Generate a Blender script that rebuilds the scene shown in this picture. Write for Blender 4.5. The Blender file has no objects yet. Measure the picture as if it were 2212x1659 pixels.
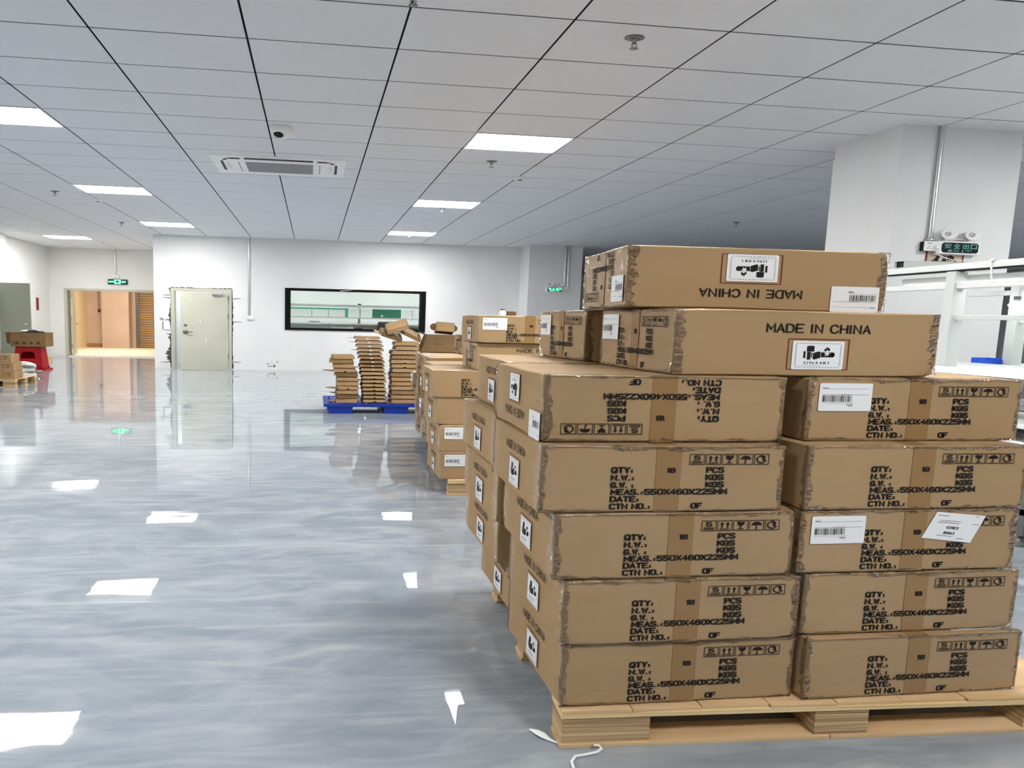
import bpy, bmesh, math, random
from mathutils import Matrix, Vector, Euler

random.seed(7)
SC = bpy.context.scene
COL = SC.collection
PI = math.pi

# ------------------------------------------------------------------ camera
F_PX, YAW, PITCH, ROLL, CX, CY = 1315.66, 0.1083, 0.1063, 0.0218, 817.85, 830.37
CAM_H = 1.45
def cam_axes():
    cy, sy = math.cos(YAW), math.sin(YAW); cp, sp = math.cos(PITCH), math.sin(PITCH)
    fwd = Vector((sy*cp, cy*cp, -sp)); right = Vector((cy, -sy, 0)); up = right.cross(fwd)
    cr, sr = math.cos(ROLL), math.sin(ROLL)
    return cr*right + sr*up, -sr*right + cr*up, fwd
_r, _u, _f = cam_axes()
cam_data = bpy.data.cameras.new('camera'); cam = bpy.data.objects.new('camera', cam_data); COL.objects.link(cam)
cam.matrix_world = Matrix(((_r.x, _u.x, -_f.x, 0), (_r.y, _u.y, -_f.y, 0), (_r.z, _u.z, -_f.z, CAM_H), (0, 0, 0, 1)))
cam_data.sensor_fit = 'HORIZONTAL'; cam_data.sensor_width = 36.0
cam_data.lens = 36.0*F_PX/2212
cam_data.shift_x = (1106-CX)/2212
cam_data.shift_y = (CY-829.5)/2212
cam_data.clip_start = 0.05; cam_data.clip_end = 200
SC.camera = cam

# ------------------------------------------------------------------ world, exposure
world = bpy.data.worlds.new('world'); SC.world = world; world.use_nodes = True
bg = world.node_tree.nodes['Background']; bg.inputs[0].default_value = (0.8, 0.87, 1.0, 1); bg.inputs[1].default_value = 0.05
SC.view_settings.view_transform = 'Standard'
try: SC.view_settings.look = 'None'
except Exception: pass
SC.view_settings.gamma = 1.0
SC.view_settings.use_curve_mapping = False
SC.view_settings.exposure = 1.5
PANEL_EMIT = 20.0      # ceiling LED panels
OFFICE_EMIT = 6.0
HALL_EMIT = 14.0

# ------------------------------------------------------------------ materials
def mat(name, color, rough=0.6, metal=0.0, spec=0.5, emit=None, estr=0.0):
    m = bpy.data.materials.new(name); m.use_nodes = True
    b = m.node_tree.nodes['Principled BSDF']
    b.inputs['Base Color'].default_value = (*color, 1)
    b.inputs['Roughness'].default_value = rough
    b.inputs['Metallic'].default_value = metal
    b.inputs['Specular IOR Level'].default_value = spec
    if emit:
        b.inputs['Emission Color'].default_value = (*emit, 1); b.inputs['Emission Strength'].default_value = estr
    return m
def srgb(r, g, b):
    f = lambda c: (c/255/12.92) if c/255 <= .04045 else ((c/255+.055)/1.055)**2.4
    return (f(r), f(g), f(b))
def nodes(m): return m.node_tree.nodes, m.node_tree.links
def add_noise_color(m, c1, c2, scale=4, detail=4, stretch=(1, 1, 1), rough_rng=None, coord='Object', bump=0.0, bump_scale=None, lo=.35, hi=.65):
    n, l = nodes(m); b = n['Principled BSDF']
    tc = n.new('ShaderNodeTexCoord'); mp = n.new('ShaderNodeMapping'); mp.inputs['Scale'].default_value = stretch
    l.new(tc.outputs[coord], mp.inputs[0])
    no = n.new('ShaderNodeTexNoise'); no.inputs['Scale'].default_value = scale; no.inputs['Detail'].default_value = detail
    l.new(mp.outputs[0], no.inputs['Vector'])
    cr = n.new('ShaderNodeValToRGB'); cr.color_ramp.elements[0].position = lo; cr.color_ramp.elements[1].position = hi
    cr.color_ramp.elements[0].color = (*c1, 1); cr.color_ramp.elements[1].color = (*c2, 1)
    l.new(no.outputs['Fac'], cr.inputs[0]); l.new(cr.outputs[0], b.inputs['Base Color'])
    if rough_rng:
        mr = n.new('ShaderNodeMapRange'); mr.inputs[3].default_value = rough_rng[0]; mr.inputs[4].default_value = rough_rng[1]
        l.new(no.outputs['Fac'], mr.inputs[0]); l.new(mr.outputs[0], b.inputs['Roughness'])
    if bump:
        n2 = n.new('ShaderNodeTexNoise'); n2.inputs['Scale'].default_value = bump_scale or scale*4; n2.inputs['Detail'].default_value = 3
        l.new(mp.outputs[0], n2.inputs['Vector'])
        bp = n.new('ShaderNodeBump'); bp.inputs['Strength'].default_value = bump; bp.inputs['Distance'].default_value = .01
        l.new(n2.outputs['Fac'], bp.inputs['Height']); l.new(bp.outputs[0], b.inputs['Normal'])
    return m

M = {}
M['wall'] = add_noise_color(mat('wall_paint', (.8, .8, .79), .7, spec=.3), (.78, .785, .78), (.82, .82, .81), 1.2, 3)
M['recess'] = add_noise_color(mat('recess_paint', (.8, .8, .79), .7, spec=.3), (.79, .77, .73), (.82, .8, .76), 1.2, 3)
M['column'] = add_noise_color(mat('column_paint', (.8, .8, .8), .65, spec=.3), (.78, .78, .78), (.82, .82, .82), 1.5, 3)
M['tile'] = add_noise_color(mat('ceiling_tile_paint', (.7, .71, .72), .75, spec=.25), (.78, .79, .81), (.80, .81, .83), .5, 2)
M['plenum'] = mat('plenum_dark', (.03, .03, .035), .9)
M['panel_light'] = mat('led_diffuser', (.9, .9, .9), .5, emit=(1.0, .985, .96), estr=PANEL_EMIT)
M['office_light'] = mat('office_led', (.9, .9, .9), .5, emit=(.97, 1.0, .98), estr=OFFICE_EMIT)
M['hall_light'] = mat('hall_led', (.9, .9, .9), .5, emit=(1.0, .84, .62), estr=HALL_EMIT)
M['tube_light'] = mat('bench_tube', (.9, .9, .9), .5, emit=(.93, .97, 1.0), estr=4)
M['white_plastic'] = mat('white_plastic', (.88, .88, .87), .3)
M['white_metal'] = mat('white_metal', (.76, .78, .77), .4)
M['frame_grey'] = mat('bench_frame_paint', (.60, .63, .61), .45)
M['black'] = mat('black_plastic', (.006, .006, .007), .5, spec=.3)
M['black_print'] = mat('black_ink', (.016, .014, .012), .7, spec=.2)
M['grey_print'] = mat('grey_ink', (.25, .25, .27), .7, spec=.2)
M['red_print'] = mat('red_ink', (.22, .035, .02), .7, spec=.2)
M['label'] = mat('label_paper', (.86, .87, .88), .45, spec=.4)
M['galv'] = mat('galvanised_steel', (.62, .62, .62), .28, metal=.9)
M['chrome'] = mat('chrome', (.6, .6, .6), .2, metal=1)
M['sprinkler_metal'] = mat('sprinkler_metal', (.25, .25, .25), .35, metal=.8)
M['door'] = add_noise_color(mat('door_paint', (.50, .50, .41), .4), (.48, .485, .39), (.53, .525, .43), 1.5, 2)
M['door_green'] = mat('door_green', (.36, .38, .29), .5)
M['plaster_dark'] = add_noise_color(mat('raw_cement', (.05, .05, .045), .9), (.02, .02, .018), (.10, .10, .095), 9, 3)
M['plaster_grey'] = add_noise_color(mat('grey_mortar', (.4, .4, .4), .9), (.28, .28, .28), (.5, .5, .5), 12, 3)
M['glass'] = None
M['green_board'] = mat('green_board', (.008, .17, .09), .5)
M['green_lit'] = mat('green_edge', (.02, .42, .24), .5)  # brighter green of the left office board
M['exit_green'] = mat('exit_green_lit', (.05, .8, .25), .5, emit=(.10, 1.0, .32), estr=1.6)
M['exit_off'] = mat('exit_green_unlit', (.10, .30, .25), .5)
M['exit_black'] = mat('exit_panel_black', (.006, .009, .016), .25)
M['red_plastic'] = mat('red_plastic', (.42, .004, .012), .42, spec=.3)
M['blue_plastic'] = mat('blue_plastic', (.002, .03, .30), .42)
M['blue_bin'] = mat('blue_bin', (.01, .10, .75), .4)
M['cream_poster'] = mat('poster_cream', (.62, .52, .38), .6)
M['poster_red'] = mat('poster_red', (.16, .012, .02), .6)
M['red_sign'] = mat('red_sign', (.42, .10, .09), .6)
M['steel_dark'] = mat('dark_steel', (.16, .17, .17), .4, metal=.3)
M['grey_fabric'] = mat('grey_mesh', (.35, .37, .37), .8)
M['pink_wall'] = add_noise_color(mat('hall_paint', (.72, .55, .45), .75), (.56, .43, .37), (.63, .50, .43), 1.0, 3)
M['cream_wall'] = mat('hall_cream', (.75, .62, .42), .75)
M['hall_floor'] = mat('hall_floor', (.88, .84, .76), .5)
M['shutter'] = mat('shutter_paint', (.52, .34, .14), .45)
M['hall_dirt'] = mat('hall_dirt', (.35, .20, .08), .9)
M['bag'] = add_noise_color(mat('woven_bag', (.6, .6, .56), .7), (.18, .19, .18), (.68, .68, .64), 3, 2, (1, 1, 9), lo=.42, hi=.52)
M['screen'] = mat('screen_blue', (.1, .3, .6), .3, emit=(.2, .5, .8), estr=.6)

# glass: thin clear pane that also lets light straight through
g = bpy.data.materials.new('clear_pane'); g.use_nodes = True
n, l = nodes(g); n.clear()
o = n.new('ShaderNodeOutputMaterial'); mx = n.new('ShaderNodeMixShader'); tr = n.new('ShaderNodeBsdfTransparent'); gl = n.new('ShaderNodeBsdfGlossy')
gl.inputs['Roughness'].default_value = .02; tr.inputs[0].default_value = (.96, .98, .97, 1); mx.inputs[0].default_value = .05
l.new(tr.outputs[0], mx.inputs[1]); l.new(gl.outputs[0], mx.inputs[2]); l.new(mx.outputs[0], o.inputs[0]); M['glass'] = g

# clear packing film: mostly see-through, glossy and crinkled
g = bpy.data.materials.new('clear_film'); g.use_nodes = True
n, l = nodes(g); n.clear()
o = n.new('ShaderNodeOutputMaterial'); mx = n.new('ShaderNodeMixShader'); tr = n.new('ShaderNodeBsdfTransparent'); gl = n.new('ShaderNodeBsdfGlossy')
gl.inputs['Roughness'].default_value = .07; gl.inputs['Color'].default_value = (.95, .95, .93, 1)
tc = n.new('ShaderNodeTexCoord'); no = n.new('ShaderNodeTexNoise'); no.inputs['Scale'].default_value = 38; no.inputs['Detail'].default_value = 2
no.inputs['Distortion'].default_value = 1.5
bp = n.new('ShaderNodeBump'); bp.inputs['Strength'].default_value = 1.0; bp.inputs['Distance'].default_value = .03
fr = n.new('ShaderNodeFresnel'); fr.inputs[0].default_value = 1.5
l.new(tc.outputs['Object'], no.inputs['Vector']); l.new(no.outputs['Fac'], bp.inputs['Height']); l.new(bp.outputs[0], gl.inputs['Normal']); l.new(bp.outputs[0], fr.inputs['Normal'])
ad = n.new('ShaderNodeMath'); ad.operation = 'MULTIPLY'; ad.use_clamp = True; ad.inputs[1].default_value = .9
l.new(fr.outputs[0], ad.inputs[0]); l.new(ad.outputs[0], mx.inputs[0])
l.new(tr.outputs[0], mx.inputs[1]); l.new(gl.outputs[0], mx.inputs[2]); l.new(mx.outputs[0], o.inputs[0]); M['film'] = g

# floor: grey glossy epoxy with pale trowel swirls and streaks
def floor_material():
    m = mat('grey_epoxy_floor', (.3, .32, .34), .1, spec=.5)
    n, l = nodes(m); b = n['Principled BSDF']
    tc = n.new('ShaderNodeTexCoord')
    def streak(rot, sc, scale, dist, lo, hi):
        mp = n.new('ShaderNodeMapping'); mp.inputs['Rotation'].default_value = (0, 0, rot); mp.inputs['Scale'].default_value = sc
        l.new(tc.outputs['Object'], mp.inputs[0])
        no = n.new('ShaderNodeTexNoise'); no.inputs['Scale'].default_value = scale; no.inputs['Detail'].default_value = 5; no.inputs['Distortion'].default_value = dist
        no.inputs['Roughness'].default_value = .55
        l.new(mp.outputs[0], no.inputs['Vector'])
        r = n.new('ShaderNodeMapRange'); r.inputs[1].default_value = lo; r.inputs[2].default_value = hi; r.clamp = True
        l.new(no.outputs['Fac'], r.inputs[0]); return r.outputs[0], no.outputs['Fac']
    a, af = streak(.5, (.8, 1.7, 1), 1.5, 1.6, .36, .68)
    c, cf = streak(-.75, (.45, 2.4, 1), 2.4, 1.4, .50, .74)
    d, df = streak(1.2, (1, 1, 1), .35, .8, .35, .65)
    e_, ef = streak(.15, (.5, 3.2, 1), 2.6, 1.8, .52, .76)
    m1 = n.new('ShaderNodeMix'); m1.data_type = 'RGBA'; m1.inputs[6].default_value = (*srgb(142, 150, 158), 1); m1.inputs[7].default_value = (*srgb(165, 172, 178), 1)
    l.new(a, m1.inputs[0])
    m2 = n.new('ShaderNodeMix'); m2.data_type = 'RGBA'; m2.inputs[7].default_value = (*srgb(190, 195, 197), 1)
    mu = n.new('ShaderNodeMath'); mu.operation = 'MULTIPLY'; mu.inputs[1].default_value = .6; l.new(c, mu.inputs[0])
    l.new(m1.outputs[2], m2.inputs[6]); l.new(mu.outputs[0], m2.inputs[0])
    m4 = n.new('ShaderNodeMix'); m4.data_type = 'RGBA'; m4.inputs[7].default_value = (*srgb(186, 191, 193), 1)
    mu4 = n.new('ShaderNodeMath'); mu4.operation = 'MULTIPLY'; mu4.inputs[1].default_value = .5; l.new(e_, mu4.inputs[0]); l.new(mu4.outputs[0], m4.inputs[0]); l.new(m2.outputs[2], m4.inputs[6])
    m3 = n.new('ShaderNodeMix'); m3.data_type = 'RGBA'; m3.blend_type = 'MULTIPLY'; m3.inputs[7].default_value = (.86, .86, .90, 1)
    mu2 = n.new('ShaderNodeMath'); mu2.operation = 'MULTIPLY'; mu2.inputs[1].default_value = .8; l.new(d, mu2.inputs[0])
    l.new(m4.outputs[2], m3.inputs[6]); l.new(mu2.outputs[0], m3.inputs[0]); l.new(m3.outputs[2], b.inputs['Base Color'])
    rr = n.new('ShaderNodeMapRange'); rr.inputs[3].default_value = .015; rr.inputs[4].default_value = .06; l.new(c, rr.inputs[0]); l.new(rr.outputs[0], b.inputs['Roughness'])
    # gentle trowel waves that wobble reflections
    mp = n.new('ShaderNodeMapping'); mp.inputs['Scale'].default_value = (.6, 1.6, 1); mp.inputs['Rotation'].default_value = (0, 0, .2); l.new(tc.outputs['Object'], mp.inputs[0])
    wn = n.new('ShaderNodeTexNoise'); wn.inputs['Scale'].default_value = 2.2; wn.inputs['Detail'].default_value = 2; l.new(mp.outputs[0], wn.inputs['Vector'])
    b1 = n.new('ShaderNodeBump'); b1.inputs['Strength'].default_value = .09; b1.inputs['Distance'].default_value = .012; l.new(wn.outputs['Fac'], b1.inputs['Height'])
    l.new(b1.outputs[0], b.inputs['Normal'])
    b.inputs['IOR'].default_value = 1.55
    return m
M['floor'] = floor_material()

def cardboard(name, c1, c2, film=True):
    m = mat(name, c1, .72, spec=.25)
    add_noise_color(m, c1, c2, 3.0, 4, (1, 1, 1), bump=.06, bump_scale=26)
    n, l = nodes(m); b = n['Principled BSDF']
    if film:   # stretch film over the corners: a clear coat, strongest towards the carton's ends
        tc = n.new('ShaderNodeTexCoord'); sp = n.new('ShaderNodeSeparateXYZ'); l.new(tc.outputs['Object'], sp.inputs[0])
        ab = n.new('ShaderNodeMath'); ab.operation = 'ABSOLUTE'; l.new(sp.outputs['X'], ab.inputs[0])
        mr = n.new('ShaderNodeMapRange'); mr.inputs[1].default_value = .20; mr.inputs[2].default_value = .279; mr.inputs[3].default_value = 0; mr.inputs[4].default_value = .75; mr.clamp = True
        l.new(ab.outputs[0], mr.inputs[0]); l.new(mr.outputs[0], b.inputs['Coat Weight'])
        b.inputs['Coat Roughness'].default_value = .12
        no = n.new('ShaderNodeTexNoise'); no.inputs['Scale'].default_value = 17; no.inputs['Detail'].default_value = 2; no.inputs['Distortion'].default_value = 1.2
        oi = n.new('ShaderNodeObjectInfo'); va = n.new('ShaderNodeVectorMath'); va.operation = 'ADD'
        l.new(tc.outputs['Object'], va.inputs[0]); l.new(oi.outputs['Random'], va.inputs[1]); l.new(va.outputs[0], no.inputs['Vector'])
        bp = n.new('ShaderNodeBump'); bp.inputs['Strength'].default_value = .5; bp.inputs['Distance'].default_value = .01
        l.new(no.outputs['Fac'], bp.inputs['Height']); l.new(bp.outputs[0], b.inputs['Coat Normal'])
    return m
M['card'] = cardboard('kraft_cardboard', srgb(166, 137, 99), srgb(174, 144, 105))
M['card_plain'] = cardboard('kraft_plain', srgb(156, 125, 86), srgb(170, 138, 97), film=False)
M['card_inner'] = cardboard('kraft_inner', srgb(132, 103, 66), srgb(146, 115, 76), film=False)
M['card_dark'] = cardboard('kraft_brown', srgb(108, 82, 52), srgb(120, 92, 58), film=False)
M['tape'] = mat('brown_tape', srgb(152, 119, 77), .22, spec=.5)
def plywood(name, c1, c2, scale):
    m = mat(name, c1, .75, spec=.2)
    n, l = nodes(m); b = n['Principled BSDF']
    tc = n.new('ShaderNodeTexCoord'); mp = n.new('ShaderNodeMapping'); mp.inputs['Scale'].default_value = scale; l.new(tc.outputs['Object'], mp.inputs[0])
    no = n.new('ShaderNodeTexNoise'); no.inputs['Scale'].default_value = 1.0; no.inputs['Detail'].default_value = 4; no.inputs['Distortion'].default_value = .3; l.new(mp.outputs[0], no.inputs['Vector'])
    cr = n.new('ShaderNodeValToRGB'); e = cr.color_ramp.elements; e[0].position = .32; e[0].color = (*c2, 1); e[1].position = .62; e[1].color = (*c1, 1)
    l.new(no.outputs['Fac'], cr.inputs[0]); l.new(cr.outputs[0], b.inputs['Base Color'])
    return m
M['ply_edge'] = plywood('plywood_block', srgb(214, 186, 144), srgb(120, 84, 52), (1.5, 1.5, 120))
M['ply_face'] = plywood('plywood_face', srgb(222, 192, 150), srgb(200, 162, 116), (2, 14, 8))
M['ply_strip'] = plywood('plywood_strip', srgb(232, 208, 158), srgb(206, 172, 118), (4, 4, 140))

# ------------------------------------------------------------------ mesh helpers
class MB:
    """collects 2-D/3-D shapes; build() links them as one mesh object"""
    def __init__(s): s.v = []; s.f = []; s.m = []; s.smooth = []
    def add(s, verts, faces, mi=0, smooth=False):
        k = len(s.v); s.v += [tuple(q) for q in verts]
        for fc in faces: s.f.append([k+i for i in fc]); s.m.append(mi); s.smooth.append(smooth)
        return s
    def box(s, x0, x1, y0, y1, z0, z1, mi=0):
        v = [(x0,y0,z0),(x1,y0,z0),(x1,y1,z0),(x0,y1,z0),(x0,y0,z1),(x1,y0,z1),(x1,y1,z1),(x0,y1,z1)]
        return s.add(v, [(0,3,2,1),(4,5,6,7),(0,1,5,4),(1,2,6,5),(2,3,7,6),(3,0,4,7)], mi)
    def bbox(s, x0, x1, y0, y1, z0, z1, r=.004, mi=0):
        """box with chamfered edges"""
        bm = bmesh.new()
        vs = [bm.verts.new(p) for p in [(x0,y0,z0),(x1,y0,z0),(x1,y1,z0),(x0,y1,z0),(x0,y0,z1),(x1,y0,z1),(x1,y1,z1),(x0,y1,z1)]]
        for fc in [(0,3,2,1),(4,5,6,7),(0,1,5,4),(1,2,6,5),(2,3,7,6),(3,0,4,7)]: bm.faces.new([vs[i] for i in fc])
        bmesh.ops.bevel(bm, geom=bm.edges[:], offset=r, segments=2, affect='EDGES', profile=.5)
        return s.from_bm(bm, mi)
    def from_bm(s, bm, mi=0, smooth=False):
        bm.verts.index_update()
        s.add([v.co[:] for v in bm.verts], [[v.index for v in f.verts] for f in bm.faces], mi, smooth); bm.free(); return s
    def prism(s, pts, axis, a, b, mi=0, smooth=False):
        """polygon pts extruded along axis ('x','y','z') from a to b; pts are the other two coordinates in order"""
        def P(p, t):
            return {'x': (t, p[0], p[1]), 'y': (p[0], t, p[1]), 'z': (p[0], p[1], t)}[axis]
        n_ = len(pts); v = [P(p, a) for p in pts] + [P(p, b) for p in pts]
        fs = [list(range(n_))[::-1], list(range(n_, 2*n_))]
        s.add(v, fs, mi); k = len(s.v)-2*n_
        for i in range(n_):
            j = (i+1) % n_; s.f.append([k+i, k+j, k+n_+j, k+n_+i]); s.m.append(mi); s.smooth.append(smooth)
        return s
    def tube(s, path, r, seg=10, mi=0, rx=None, cap=True):
        rings = []
        path = [Vector(p) for p in path]
        for i, p in enumerate(path):
            d = (path[min(i+1, len(path)-1)]-path[max(i-1, 0)]).normalized()
            a = d.cross(Vector((0, 0, 1)))
            if a.length < 1e-4: a = Vector((1, 0, 0))
            a.normalize(); b = a.cross(d).normalized()
            rr = r[i] if isinstance(r, (list, tuple)) else r
            rings.append([p + a*(rr*math.cos(t)*(rx or 1)) + b*(rr*math.sin(t)) for t in [2*PI*k/seg for k in range(seg)]])
        v = [q for ring in rings for q in ring]; fs = []
        for i in range(len(rings)-1):
            for k in range(seg): fs.append([i*seg+k, i*seg+(k+1) % seg, (i+1)*seg+(k+1) % seg, (i+1)*seg+k])
        s.add(v, fs, mi, True)
        if cap:
            s.add(rings[0], [list(range(seg))[::-1]], mi); s.add(rings[-1], [list(range(seg))], mi)
        return s
    def lathe(s, prof, c, axis='z', seg=20, mi=0, sx=1.0, smooth=True):
        """profile [(r, t)] turned about an axis through c; sx widens it along x"""
        v = []; fs = []
        for r, t in prof:
            for k in range(seg):
                a = 2*PI*k/seg; p, q = r*math.cos(a), r*math.sin(a)
                v.append({'z': (c[0]+p*sx, c[1]+q, c[2]+t), 'y': (c[0]+p*sx, c[1]+t, c[2]+q), 'x': (c[0]+t, c[1]+p, c[2]+q)}[axis])
        m_ = len(prof)
        for i in range(m_-1):
            for k in range(seg): fs.append([i*seg+k, i*seg+(k+1) % seg, (i+1)*seg+(k+1) % seg, (i+1)*seg+k])
        s.add(v, fs, mi, smooth)
        return s
    def mesh(s, name, mats):
        me = bpy.data.meshes.new(name); me.from_pydata(s.v, [], s.f)
        for m_ in (mats if isinstance(mats, (list, tuple)) else [mats]): me.materials.append(m_)
        me.polygons.foreach_set('material_index', s.m); me.polygons.foreach_set('use_smooth', s.smooth); me.update()
        bm = bmesh.new(); bm.from_mesh(me)
        if len(bm.faces) < 20000: bmesh.ops.recalc_face_normals(bm, faces=bm.faces)
        bm.to_mesh(me); bm.free()
        return me
    def build(s, name, mats, parent=None, **kw):
        return link(name, s.mesh(name, mats), parent, **kw)
def link(name, me, parent=None, **kw):
    o = bpy.data.objects.new(name, me); COL.objects.link(o)
    if parent is not None: o.parent = parent
    for k, v in kw.items(): o[k] = v
    return o
def thing(name, label, cat, loc=(0, 0, 0), rotz=0, group=None, scale=None):
    o = bpy.data.objects.new(name, None); COL.objects.link(o); o.location = loc; o.rotation_euler = (0, 0, rotz)
    o.empty_display_size = .1
    if scale: o.scale = scale
    tag(o, label, cat, group); return o
def tag(o, label, cat, group=None):
    o['label'] = label; o['category'] = cat
    if group: o['group'] = group
    return o
def struct(o, label=None):
    o['kind'] = 'structure'
    if label: o['label'] = label
    return o
_DG = None
def text_2d(body, align='LEFT', bold=0.0, spacing=1.0):
    """outline of a text as flat triangles: (verts2d, faces, bbox)"""
    cu = bpy.data.curves.new('txt', 'FONT'); cu.body = body; cu.resolution_u = 3; cu.offset = bold; cu.space_character = spacing
    ob = bpy.data.objects.new('txt', cu); COL.objects.link(ob)
    dg = bpy.context.evaluated_depsgraph_get(); dg.update()
    me = bpy.data.meshes.new_from_object(ob.evaluated_get(dg))
    v = [(p.co.x, p.co.y) for p in me.vertices]; fs = [list(p.vertices) for p in me.polygons]
    bpy.data.objects.remove(ob); bpy.data.curves.remove(cu); bpy.data.meshes.remove(me)
    xs = [p[0] for p in v]; ys = [p[1] for p in v]
    return v, fs, (min(xs), max(xs), min(ys), max(ys))
_TX = {}
def fit_text(body, x0, x1, y0, y1, bold=0.0, spacing=1.0):
    key = (body, bold, spacing)
    if key not in _TX: _TX[key] = text_2d(body, bold=bold, spacing=spacing)
    v, fs, (a, b, c, d) = _TX[key]
    sx = (x1-x0)/(b-a); sy = (y1-y0)/(d-c)
    return [(x0+(p[0]-a)*sx, y0+(p[1]-c)*sy) for p in v], fs

# plotter-style lettering: each glyph is a few polylines on a 4 x 6 grid, thickened into strokes
GLY = {'c': ['4.2,4.5 3.7,5.5 2.7,6 1.7,6 .7,5.4 .1,4.3 0,3 .1,1.7 .7,.6 1.7,0 2.7,0 3.7,.5 4.2,1.6'], 'd': ['0,0 0,6 2,6 3.2,5.6 4,4.5 4.2,3 4,1.5 3.2,.4 2,0 0,0'], 'i': ['0,0 0,6'], 'h': ['0,0 0,6', '4,0 4,6', '0,3.1 4,3.1'], 'Q': ['0,1 1,0 3,0 4,1 4,5 3,6 1,6 0,5 0,1', '2.4,1.6 4,0'], 'T': ['0,6 4,6', '2,6 2,0'], 'Y': ['0,6 2,3.2 4,6', '2,3.2 2,0'], 'N': ['0,0 0,6 4,0 4,6'],
 'W': ['0,6 1,0 2,5 3,0 4,6'], 'G': ['4,5 3,6 1,6 0,5 0,1 1,0 3,0 4,1 4,3 2.4,3'], 'M': ['0,0 0,6 2,2 4,6 4,0'], 'E': ['4,6 0,6 0,0 4,0', '0,3.1 3.2,3.1'],
 'A': ['0,0 2,6 4,0', '.8,2 3.2,2'], 'S': ['4,5.2 3.2,6 .8,6 0,5.2 0,4 .8,3.2 3.2,2.9 4,2.1 4,.8 3.2,0 .8,0 0,.8'], 'D': ['0,0 0,6 2.6,6 4,4.8 4,1.2 2.6,0 0,0'],
 'C': ['4,5 3,6 1,6 0,5 0,1 1,0 3,0 4,1'], 'O': ['0,1 1,0 3,0 4,1 4,5 3,6 1,6 0,5 0,1'], 'F': ['4,6 0,6 0,0', '0,3.1 3,3.1'], 'P': ['0,0 0,6 3.2,6 4,5.2 4,3.6 3.2,2.8 0,2.8'],
 'K': ['0,0 0,6', '4,6 0,2.6', '1.4,3.8 4,0'], 'X': ['0,0 4,6', '0,6 4,0'], '5': ['3.8,6 .4,6 0,3.3 2.8,3.4 4,2.5 4,1 3,0 .8,0 0,.8'], '0': ['0,1 1,0 3,0 4,1 4,5 3,6 1,6 0,5 0,1'],
 '4': ['3,0 3,6 0,1.8 4,1.8'], '6': ['3.6,5.6 2.8,6 1.2,6 0,4.8 0,1 1,0 3,0 4,1 4,2.6 3,3.5 1,3.5 0,2.6'], '2': ['0,5 .9,6 3.1,6 4,5 4,4 0,0 4,0'], '1': ['1.2,5 2.2,6 2.2,0'],
 '8': ['1,3.2 0,4.2 0,5.2 .9,6 3.1,6 4,5.2 4,4.2 3,3.2 1,3.2 0,2.2 0,.9 .9,0 3.1,0 4,.9 4,2.2 3,3.2'], 'J': ['3.4,6 3.4,1 2.6,0 .8,0 0,1'], 'R': ['0,0 0,6 3.2,6 4,5.2 4,3.8 3.2,3 0,3', '1.8,3 4,0'], '3': ['0,5.2 .9,6 3.1,6 4,5.2 4,4 3,3.2 1.6,3.2', '3,3.2 4,2.4 4,.9 3.1,0 .9,0 0,.9'],
 '.': ['1.6,.2 2.0,.2'], ':': ['1.6,.6 2.1,.6', '1.6,2.6 2.1,2.6'], ' ': []}
ADV = {'i': 2.2, 'c': 5.9, 'd': 5.8, 'h': 5.9, 'A': 5.4, '.': 3.2, ':': 3.4, ' ': 3.4, '1': 4.4, 'M': 5.9}
def stroke_text(body, x0, x1, y0, y1, th):
    """quads of the thick strokes fitted into the box, upright y"""
    lines = []; pen = 0.0
    for ch in body:
        wid = 4.0*(1.12 if ch in 'MW' else 1)
        for pl in GLY[ch]:
            lines.append([(pen+float(q.split(',')[0])*(1.12 if ch in 'MW' else 1)-(1.2 if ch in '.:' else 0), float(q.split(',')[1])) for q in pl.split()])
        pen += ADV.get(ch, 5.6)*(1.05 if ch in 'W' else 1)
    if body[-1] in ':.': pen -= 1.2
    xs = [p[0] for L_ in lines for p in L_]; a, b_ = min(xs), max(xs)
    kx = (x1-x0-th)/(b_-a); ky = (y1-y0-th)/6.0
    v = []; fs = []
    for L_ in lines:
        P = [Vector((x0+th/2+(p[0]-a)*kx, y0+th/2+p[1]*ky)) for p in L_]
        closed = (P[0]-P[-1]).length < 1e-7 and len(P) > 2
        n_ = len(P); base = len(v)
        for i in range(n_):
            if closed: p0, p1 = P[i-1] if i else P[-2], P[(i+1) if i < n_-1 else 1]
            else: p0, p1 = P[max(i-1, 0)], P[min(i+1, n_-1)]
            d0 = (P[i]-p0); d1 = (p1-P[i])
            if d0.length < 1e-9: d0 = d1
            if d1.length < 1e-9: d1 = d0
            d0.normalize(); d1.normalize(); m_ = d0+d1
            if m_.length < 1e-6: m_ = d0.copy()
            m_.normalize(); nn = Vector((-m_.y, m_.x)); c_ = max(.45, abs(nn.dot(Vector((-d0.y, d0.x)))))
            off = nn*(th/2/c_); ext = Vector((0, 0))
            if not closed and i == 0: ext = -d1*th*.35
            if not closed and i == n_-1: ext = d0*th*.35
            v += [tuple(P[i]+off+ext), tuple(P[i]-off+ext)]
        for i in range(n_-1): fs.append([base+2*i, base+2*i+1, base+2*i+3, base+2*i+2])
    return v, fs
def circle_pts(cx, cy, rx, ry, n_=20, a0=0, a1=2*PI):
    full = abs(a1-a0-2*PI) < 1e-6
    return [(cx+rx*math.cos(a0+(a1-a0)*k/(n_ if full else n_-1)), cy+ry*math.sin(a0+(a1-a0)*k/(n_ if full else n_-1))) for k in range(n_)]
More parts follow.
